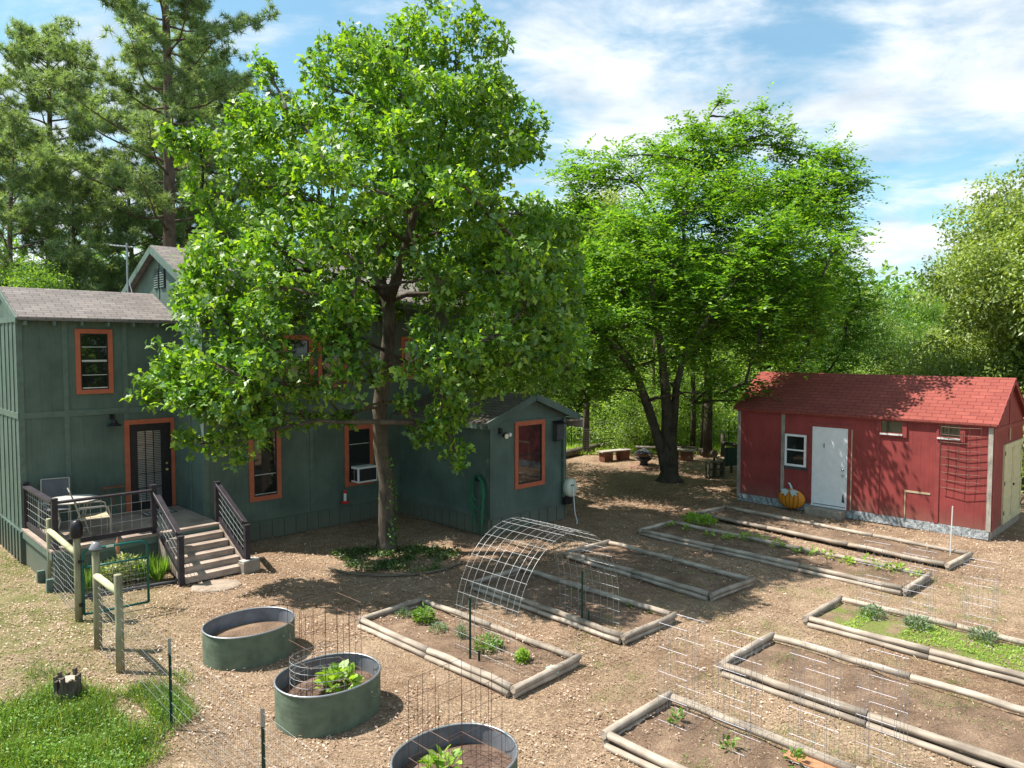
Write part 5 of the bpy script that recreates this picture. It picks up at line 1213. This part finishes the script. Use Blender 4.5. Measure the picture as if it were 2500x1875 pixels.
# far wood as one mass
bl = []
for i in range(150):
    a = -1.05+2.1*i/150+rng.normal()*.02; D = 62+rng.random()*26; hh = 5+rng.random()*6
    bl.append([math.sin(a)*D*1.15, math.cos(a)*D if abs(a) < .9 else math.cos(a)*D, hh*.5, 3.8, 3.8, hh*.62])
P, Nn = clump_points(subclumps(bl, 2.2, .42), 1.1, .4); V, F = rosettes(P, Nn, 5, .55, .6, 'quad', .35, 1.0)
tag(fastmesh('woodland', V, F, BGL), 'far wood behind the yard reading as one green mass', 'wood', kind='stuff')

# ------------------------------------------------------------------ SMALL PLANTS
HERB = leafmat('herb_leaf', (.07,.16,.02), (.12,.24,.03), (.20,.32,.05), .5, .4, .03)
GREYG = leafmat('lavender_leaf', (.09,.16,.09), (.14,.21,.11), (.2,.27,.15), .5, .3, .03)
LIME = leafmat('squash_leaf', (.16,.28,.03), (.24,.38,.05), (.34,.48,.08), .5, .4, .03)
def plant(name, label, loc, r, h, n, L, Wr, m, cat='plant', shape='broad', up=.5, group=None, z0=0):
    o = thing(name, label, cat, (loc[0], loc[1], z0), random.random()*6, group)
    a = rng.random(n)*2*math.pi; q_ = np.sqrt(rng.random(n)); z = h*(.15+.85*rng.random(n)*(1-.45*q_)); P = np.stack([r*q_*np.cos(a)*.85, r*q_*np.sin(a)*.85, z], 1)
    D = np.stack([np.cos(a)*q_, np.sin(a)*q_, a*0+up], 1)+rng.normal(size=(n,3))*.4
    V, F = leaves(P, D, rng.normal(size=(n,3))*.4+[0,0,1], L*(.7+.6*rng.random(n)), L*Wr, shape); fastmesh('leaves', V, F, m, o)
    q = MB()
    for k in range(min(14, max(4, n//14))):
        i = rng.integers(n); q.tube([(P[i][0]*.1,P[i][1]*.1,0),(P[i][0]*.6,P[i][1]*.6,P[i][2]*.6),tuple(P[i])], [.006,.005,.003], 4, False)
    q.build('stems', HERB, o); return o
gp = 'herbs in the bed before the arch'
plant('lavender_plant', 'greyish green herb at the far end of the herb bed', G(985,1510), .16, .18, 260, .05, .25, GREYG, group=gp)
plant('herb_plant', 'tall bright yellow green herb in the herb bed', G(1035,1525), .20, .34, 260, .07, .5, HERB, group=gp)
plant('lavender_plant', 'dense low greyish herb third in the herb bed', G(1070,1546), .17, .18, 300, .05, .25, GREYG, group=gp)
plant('herb_plant', 'thin upright grey herb behind the arch stake', G(1127,1564), .10, .32, 200, .06, .2, GREYG, group=gp)
plant('herb_plant', 'wide leafy herb in the middle of the herb bed under the arch wires', G(1192,1590), .24, .27, 260, .06, .5, HERB, group=gp)
plant('herb_plant', 'small bright basil plant near the front corner of the herb bed', G(1274,1622), .11, .26, 190, .055, .7, LIME, group=gp)
plant('squash_plant', 'bushy lime green squash plant in the middle tub', (C2[0]+.12, C2[1]-.02), .25, .30, 90, .12, .85, LIME, z0=.27)
plant('squash_plant', 'bright green leafy plant in the bottom tub', (C3[0]-.12, C3[1]-.05), .2, .25, 60, .11, .8, LIME, z0=.27)
plant('white_flower_bush', 'variegated pale leafed bush beside the deck skirting', G(300,1418), .48, .55, 1500, .08, .5, leafmat('variegated', (.22,.30,.10), (.45,.50,.28), (.7,.7,.55), .4, .3, .04))
for px, py, lb, r in ((218,1440,'clump of strap leaves left of the variegated bush',.26), (352,1415,'clump of bright strap leaves near the stairs',.26), (388,1418,'small tuft of strap leaves next to the stairs',.14)):
    n = 160; o = thing('iris_plant', lb, 'plant', G(px,py), 0, 'strap leaved plants by the deck'); a = rng.random(n)*6.28
    P = np.stack([.3*r*np.cos(a), .3*r*np.sin(a), a*0], 1); D = np.stack([np.cos(a)*.35, np.sin(a)*.35, a*0+1], 1)+rng.normal(size=(n,3))*.12
    V, F = leaves(P, D, np.stack([np.cos(a), np.sin(a), a*0], 1), .35+.25*rng.random(n), .022, 'quad'); fastmesh('leaves', V, F, HERB, o)
o = thing('dried_flower_spike', 'orange brown dried flower spike above the variegated bush', 'plant', G(290,1428)); q = MB(); q.tube([(0,0,0),(0,0,.65)], .007, 5); q.build('stem', M['sling'], o)
q = MB(); q.tube([(0,0,.6),(0,0,.68),(0,0,.85),(0,0,.95)], [.01,.04,.035,.005], 7, jit=.1); q.build('flower_head', M['clay'], o)
for k in range(15):
    t = k/14; px = 1640+t*600+random.uniform(-8,8); py = 1276+t*129+random.uniform(3,16)+ (0 if k > 3 else 6)
    ords = ('first','second','third','fourth','fifth','sixth','seventh','eighth','ninth','tenth','eleventh','twelfth','thirteenth','fourteenth','last')
    o = plant('bean_seedling', ords[k]+' bean seedling from the left in the long bed second from the shed', G(px,py), .12+.06*random.random(), .14+.1*random.random(), random.randint(12,26), .08, .85, LIME, group='bean seedlings in a row', cat='seedling', z0=.04)
for px, py, lb in ((1725,1288,'first bean plant at the far end of the bean row, fullest one'), (1690,1283,'low bean plant near the far corner of the bean bed')): plant('bean_plant', lb, G(px,py), .3, .3, 110, .1, .85, LIME, z0=.04)
for px, py, lb in ((2128,1512,'leftmost grey green caged plant of the mossy bed'), (2240,1540,'middle grey green caged plant of the mossy bed'), (2398,1572,'rightmost grey green caged plant of the mossy bed')): plant('tomato_plant', lb, G(px,py), .21, .28, 200, .075, .3, GREYG, group='caged plants of the mossy bed')
for px, py, lb in ((1652,1776,'small staked seedling at the left of the bottom bed'), (1776,1840,'second small seedling of the bottom bed'), (1938,1872,'seedling at the bottom edge of the picture')): plant('pepper_seedling', lb, G(px,py), .09, .26, 26, .085, .45, HERB, group='seedlings of the bottom bed')
for px, py, lb in ((1537,1484,'tiny sprout under the arch'), (1595,1499,'tiny sprout near the corner of the arch bed')): plant('sprout', lb, G(px,py), .10, .1, 24, .06, .6, LIME)
# white jug by the herb bed
jg = thing('plastic_jug', 'cut pale plastic jug lying by the corner of the herb bed', 'jug', G(1352,1648), .5); q = MB(); q.tube([(-.1,0,.07),(.03,0,.07),(.09,0,.07),(.12,0,.07)], [.07,.07,.03,.025], 12); q.build('body', mat('pale_plastic', (.5,.7,.55), .3), jg, True)

# ------------------------------------------------------------------ GROUND SCATTER
inbeds = []
def gdir(P):   # grid coordinates
    return P[:,0]*AX.x+P[:,1]*AX.y, P[:,0]*BX.x+P[:,1]*BX.y
def scatter(n, x0, x1, y0, y1, dens):
    P = np.stack([x0+(x1-x0)*rng.random(n), y0+(y1-y0)*rng.random(n)], 1); return P[rng.random(n) < dens(P[:,0], P[:,1])]
def fnoise(x, y, s=1.0, sd=0.):
    return .5+.25*(np.sin(x*1.9*s+sd+1.3*np.sin(y*1.3*s))+np.sin(y*2.3*s+sd*2+1.7*np.sin(x*1.1*s+1)))*.9
def visible(x, y): return (np.abs(x) < y*.74) & (y > 6.3)
def outside(x, y):     # not under house or shed
    lx = (x-L0.x)*AX.x+(y-L0.y)*AX.y; ly = (x-L0.x)*NX.x+(y-L0.y)*NX.y
    h1 = (lx > 0) & (ly > -2.5) & (lx < 3.3); h2 = (lx > 3.2) & (lx < 11.4) & (ly > -1.7); h3 = (lx > 8.6) & (lx < 11.55) & (ly > -5.4) & (ly < 0)
    sx = (x-SL.x)*BX.x+(y-SL.y)*BX.y; sy = (x-SL.x)*AX.x+(y-SL.y)*AX.y; s1_ = (sx > 0) & (sx < LS) & (sy > -.05) & (sy < DS)
    return ~(h1 | h2 | h3 | s1_)
def gh(x, y): return .018*np.sin(x*1.7+np.sin(y*1.1)*1.3)*np.sin(y*1.4+x*.6)+.012*np.sin(x*4.1+y*2.3)*np.sin(y*3.7)-.02+.12*np.exp(-(((x+7.0)/1.3)**2+((y-8.6)/1.0)**2))
def ld(x, y):
    base = np.clip(2.2*fnoise(x, y, 1.0)*fnoise(x, y, 2.7, 2)*1.6-.35, .05, 1)*np.clip(1.1-.13*(x+1), .12, 1.0); base = np.where((y > 14), np.maximum(base, .5), base)
    base = np.where(x < -4.2, np.maximum(base, .6*fnoise(x, y, 1.6)**2), base)+1.3*np.exp(-(((x+6.6)/1.5)**2+((y-12.0)/1.9)**2))*fnoise(x, y, 2.1, 1)+1.2*np.exp(-(((x+4.9)/.9)**2+((y-10.4)/1.0)**2)); return base*visible(x, y)*outside(x, y)
def bedmask(P):
    m_ = np.zeros(len(P), bool)
    for l_, d_, s_, a_, b_ in BEDS:
        u_ = (P[:,0]-l_.x)*d_.x+(P[:,1]-l_.y)*d_.y; v_ = (P[:,0]-l_.x)*s_.x+(P[:,1]-l_.y)*s_.y; m_ |= (u_ > .05) & (u_ < a_-.05) & (v_ > .05) & (v_ < b_-.05)
    return m_
LIT = leafmat('dead_leaf', (.17,.10,.065), (.36,.24,.175), (.66,.52,.43), .6, .15, .03)
P = scatter(230000, -12, 13, 6.3, 30, ld); bm = bedmask(P); P = P[~bm | (rng.random(len(P)) < .3)]; bm = bedmask(P); n = len(P)
P3 = np.stack([P[:,0], P[:,1], np.where(bm, .055, gh(P[:,0], P[:,1]))+.008+.025*rng.random(n)], 1)
V, F = leaves(P3, rng.normal(size=(n,3))*[1,1,.25], rng.normal(size=(n,3))*.35+[0,0,1], .022+.045*rng.random(n)**2, .014+.014*rng.random(n), 'broad')
tag(fastmesh('leaf_litter', V, F, LIT), 'dry fallen leaves scattered over the yard', 'leaves', kind='stuff')
CHP = leafmat('straw_chip', (.20,.13,.075), (.38,.265,.16), (.58,.45,.31), .7, .1, .02)
P = scatter(150000, -7, 13, 6.3, 22, lambda x, y: np.clip(.25+.9*fnoise(x, y, .8, 2), 0, 1)*visible(x, y)*outside(x, y)*np.clip(1.5-y/16, .15, 1)); bm = bedmask(P); P = P[~bm | (rng.random(len(P)) < .35)]; bm = bedmask(P); n = len(P)
P3 = np.stack([P[:,0], P[:,1], np.where(bm, .06, gh(P[:,0], P[:,1]))+.006+.015*rng.random(n)], 1)
lg_ = np.where(rng.random(n) < .006, .18+.2*rng.random(n), .025+.045*rng.random(n)**2)
V, F = leaves(P3, rng.normal(size=(n,3))*[1,1,.10], rng.normal(size=(n,3))*.25+[0,0,1], lg_, .005+.006*rng.random(n), 'quad')
tag(fastmesh('straw_mulch', V, F, CHP), 'pale straw and wood chips over the garden paths', 'mulch', kind='stuff')
# grass and clover, left foreground
GR = leafmat('grass_blade', (.04,.11,.015), (.10,.185,.03), (.30,.33,.11), .45, .45, .04)
def gdens(x, y):
    k = -.75*x-.32*y+4.2   # deeper into the corner
    return np.clip((k-3.9+1.6*fnoise(x, y, 1.3, 1))/1.6, 0, 1)*visible(x, y)*outside(x, y)*(y < 15.5)
def fg(x, y):   # lush patch: below the stump
    return (np.clip((9.9-y)/.9+1.6*fnoise(x, y, 2)-.8, 0, 1)**1.3*np.clip((-3.75-x-.25*(y-7.5)+.9*fnoise(x, y, 2.6, 4)-.45)/.7, 0, 1)*np.where((x < -6.3) & (y > 8.9), .4, 1)*np.clip(1.9*fnoise(x, y, 3.7, 1)-.05, .12, 1))*visible(x, y)
P = scatter(230000, -8.5, -3.2, 6.3, 11, fg); n = len(P)
P3 = np.stack([P[:,0], P[:,1], gh(P[:,0], P[:,1])], 1); hgt = (.08+.13*rng.random(n))*(.6+.8*fnoise(P[:,0], P[:,1], 3.1, 3))
V, F = leaves(P3, rng.normal(size=(n,3))*[.5,.5,0]+[0,0,1], rng.normal(size=(n,3))*[1,1,.1], hgt, .006+.006*rng.random(n), 'quad')
tag(fastmesh('grass', V, F, GR), 'lush green grass at the lower left', 'grass', kind='stuff')
P = scatter(60000, -8.5, -3.2, 6.3, 11, fg); n = len(P); P3 = np.stack([P[:,0], P[:,1], gh(P[:,0], P[:,1])+.03+.14*rng.random(n)*(.6+.8*fnoise(P[:,0], P[:,1], 3.1, 3))], 1)
V, F = leaves(P3, rng.normal(size=(n,3))*[1,1,.3], rng.normal(size=(n,3))*.4+[0,0,1], .022+.02*rng.random(n), .018, 'broad')
tag(fastmesh('clover', V, F, HERB), 'small leafy weeds mixed into the grass at lower left', 'weeds', kind='stuff')
P = scatter(60000, -14, -5, 8, 17, lambda x, y: np.clip(fnoise(x, y, 1.7, 5)*2-1.05+.25*(-x-.6*y-1), 0, 1)*visible(x, y)*outside(x, y)*((x+y*.62) < 1.6)*.9); n = len(P)
P3 = np.stack([P[:,0], P[:,1], gh(P[:,0], P[:,1])], 1)
V, F = leaves(P3, rng.normal(size=(n,3))*[.6,.6,0]+[0,0,.9], rng.normal(size=(n,3))*[1,1,.1], .04+.06*rng.random(n), .007, 'quad')
tag(fastmesh('sparse_grass', V, F, GR), 'thin patchy grass along the left of the house', 'grass', kind='stuff')
# moss tufts in the mossy bed
n = 9000; u_ = rng.random(n)*5.4+.5; v_ = rng.random(n)*1.25+.05; bx0 = np.array([4.95, 12.15]); bd = unit(np.array([[3.9,-3.98]]))[0]; bs = np.array([-bd[1], bd[0]])
P = bx0+u_[:,None]*bd+v_[:,None]*bs; kp = fnoise(P[:,0], P[:,1], 2.2, 4)+.05*u_ > .55; P = P[kp]; n = len(P); P3 = np.stack([P[:,0], P[:,1], .05+.03*rng.random(n)], 1)
V, F = leaves(P3, rng.normal(size=(n,3))*[1,1,.4]+[0,0,.3], rng.normal(size=(n,3))*.4+[0,0,1], .04, .02, 'quad'); tag(fastmesh('moss', V, F, LIME), 'bright green moss and weeds over the soil of the mossy bed', 'weeds', kind='stuff')
n = 420; C_w = np.stack([1+9*rng.random(n), 7+8*rng.random(n)], 1); C_w = C_w[(fnoise(C_w[:,0], C_w[:,1], 1.2, 6) > .5) & visible(C_w[:,0], C_w[:,1])]
P = np.repeat(C_w, 26, 0)+rng.normal(size=(len(C_w)*26, 2))*.09; n = len(P); P3 = np.stack([P[:,0], P[:,1], np.where(bedmask(P), .06, gh(P[:,0], P[:,1]))], 1)
V, F = leaves(P3, rng.normal(size=(n,3))*[.8,.8,0]+[0,0,.6], rng.normal(size=(n,3)), .03+.05*rng.random(n), .007, 'quad'); tag(fastmesh('weeds', V, F, HERB), 'thin weeds sprouting through the mulch between the beds', 'weeds', kind='stuff')
# far grass beyond the edging
n = 50000; P = np.stack([-2+26*rng.random(n), 31.5+13*rng.random(n)], 1); P3 = np.stack([P[:,0], P[:,1], P[:,0]*0], 1)
V, F = leaves(P3, rng.normal(size=(n,3))*[.5,.5,0]+[0,0,1], rng.normal(size=(n,3))*[1,1,.1], .12+.15*rng.random(n), .03, 'quad'); tag(fastmesh('far_grass', V, F, LIME), 'sunlit grass beyond the log edging', 'grass', kind='stuff')
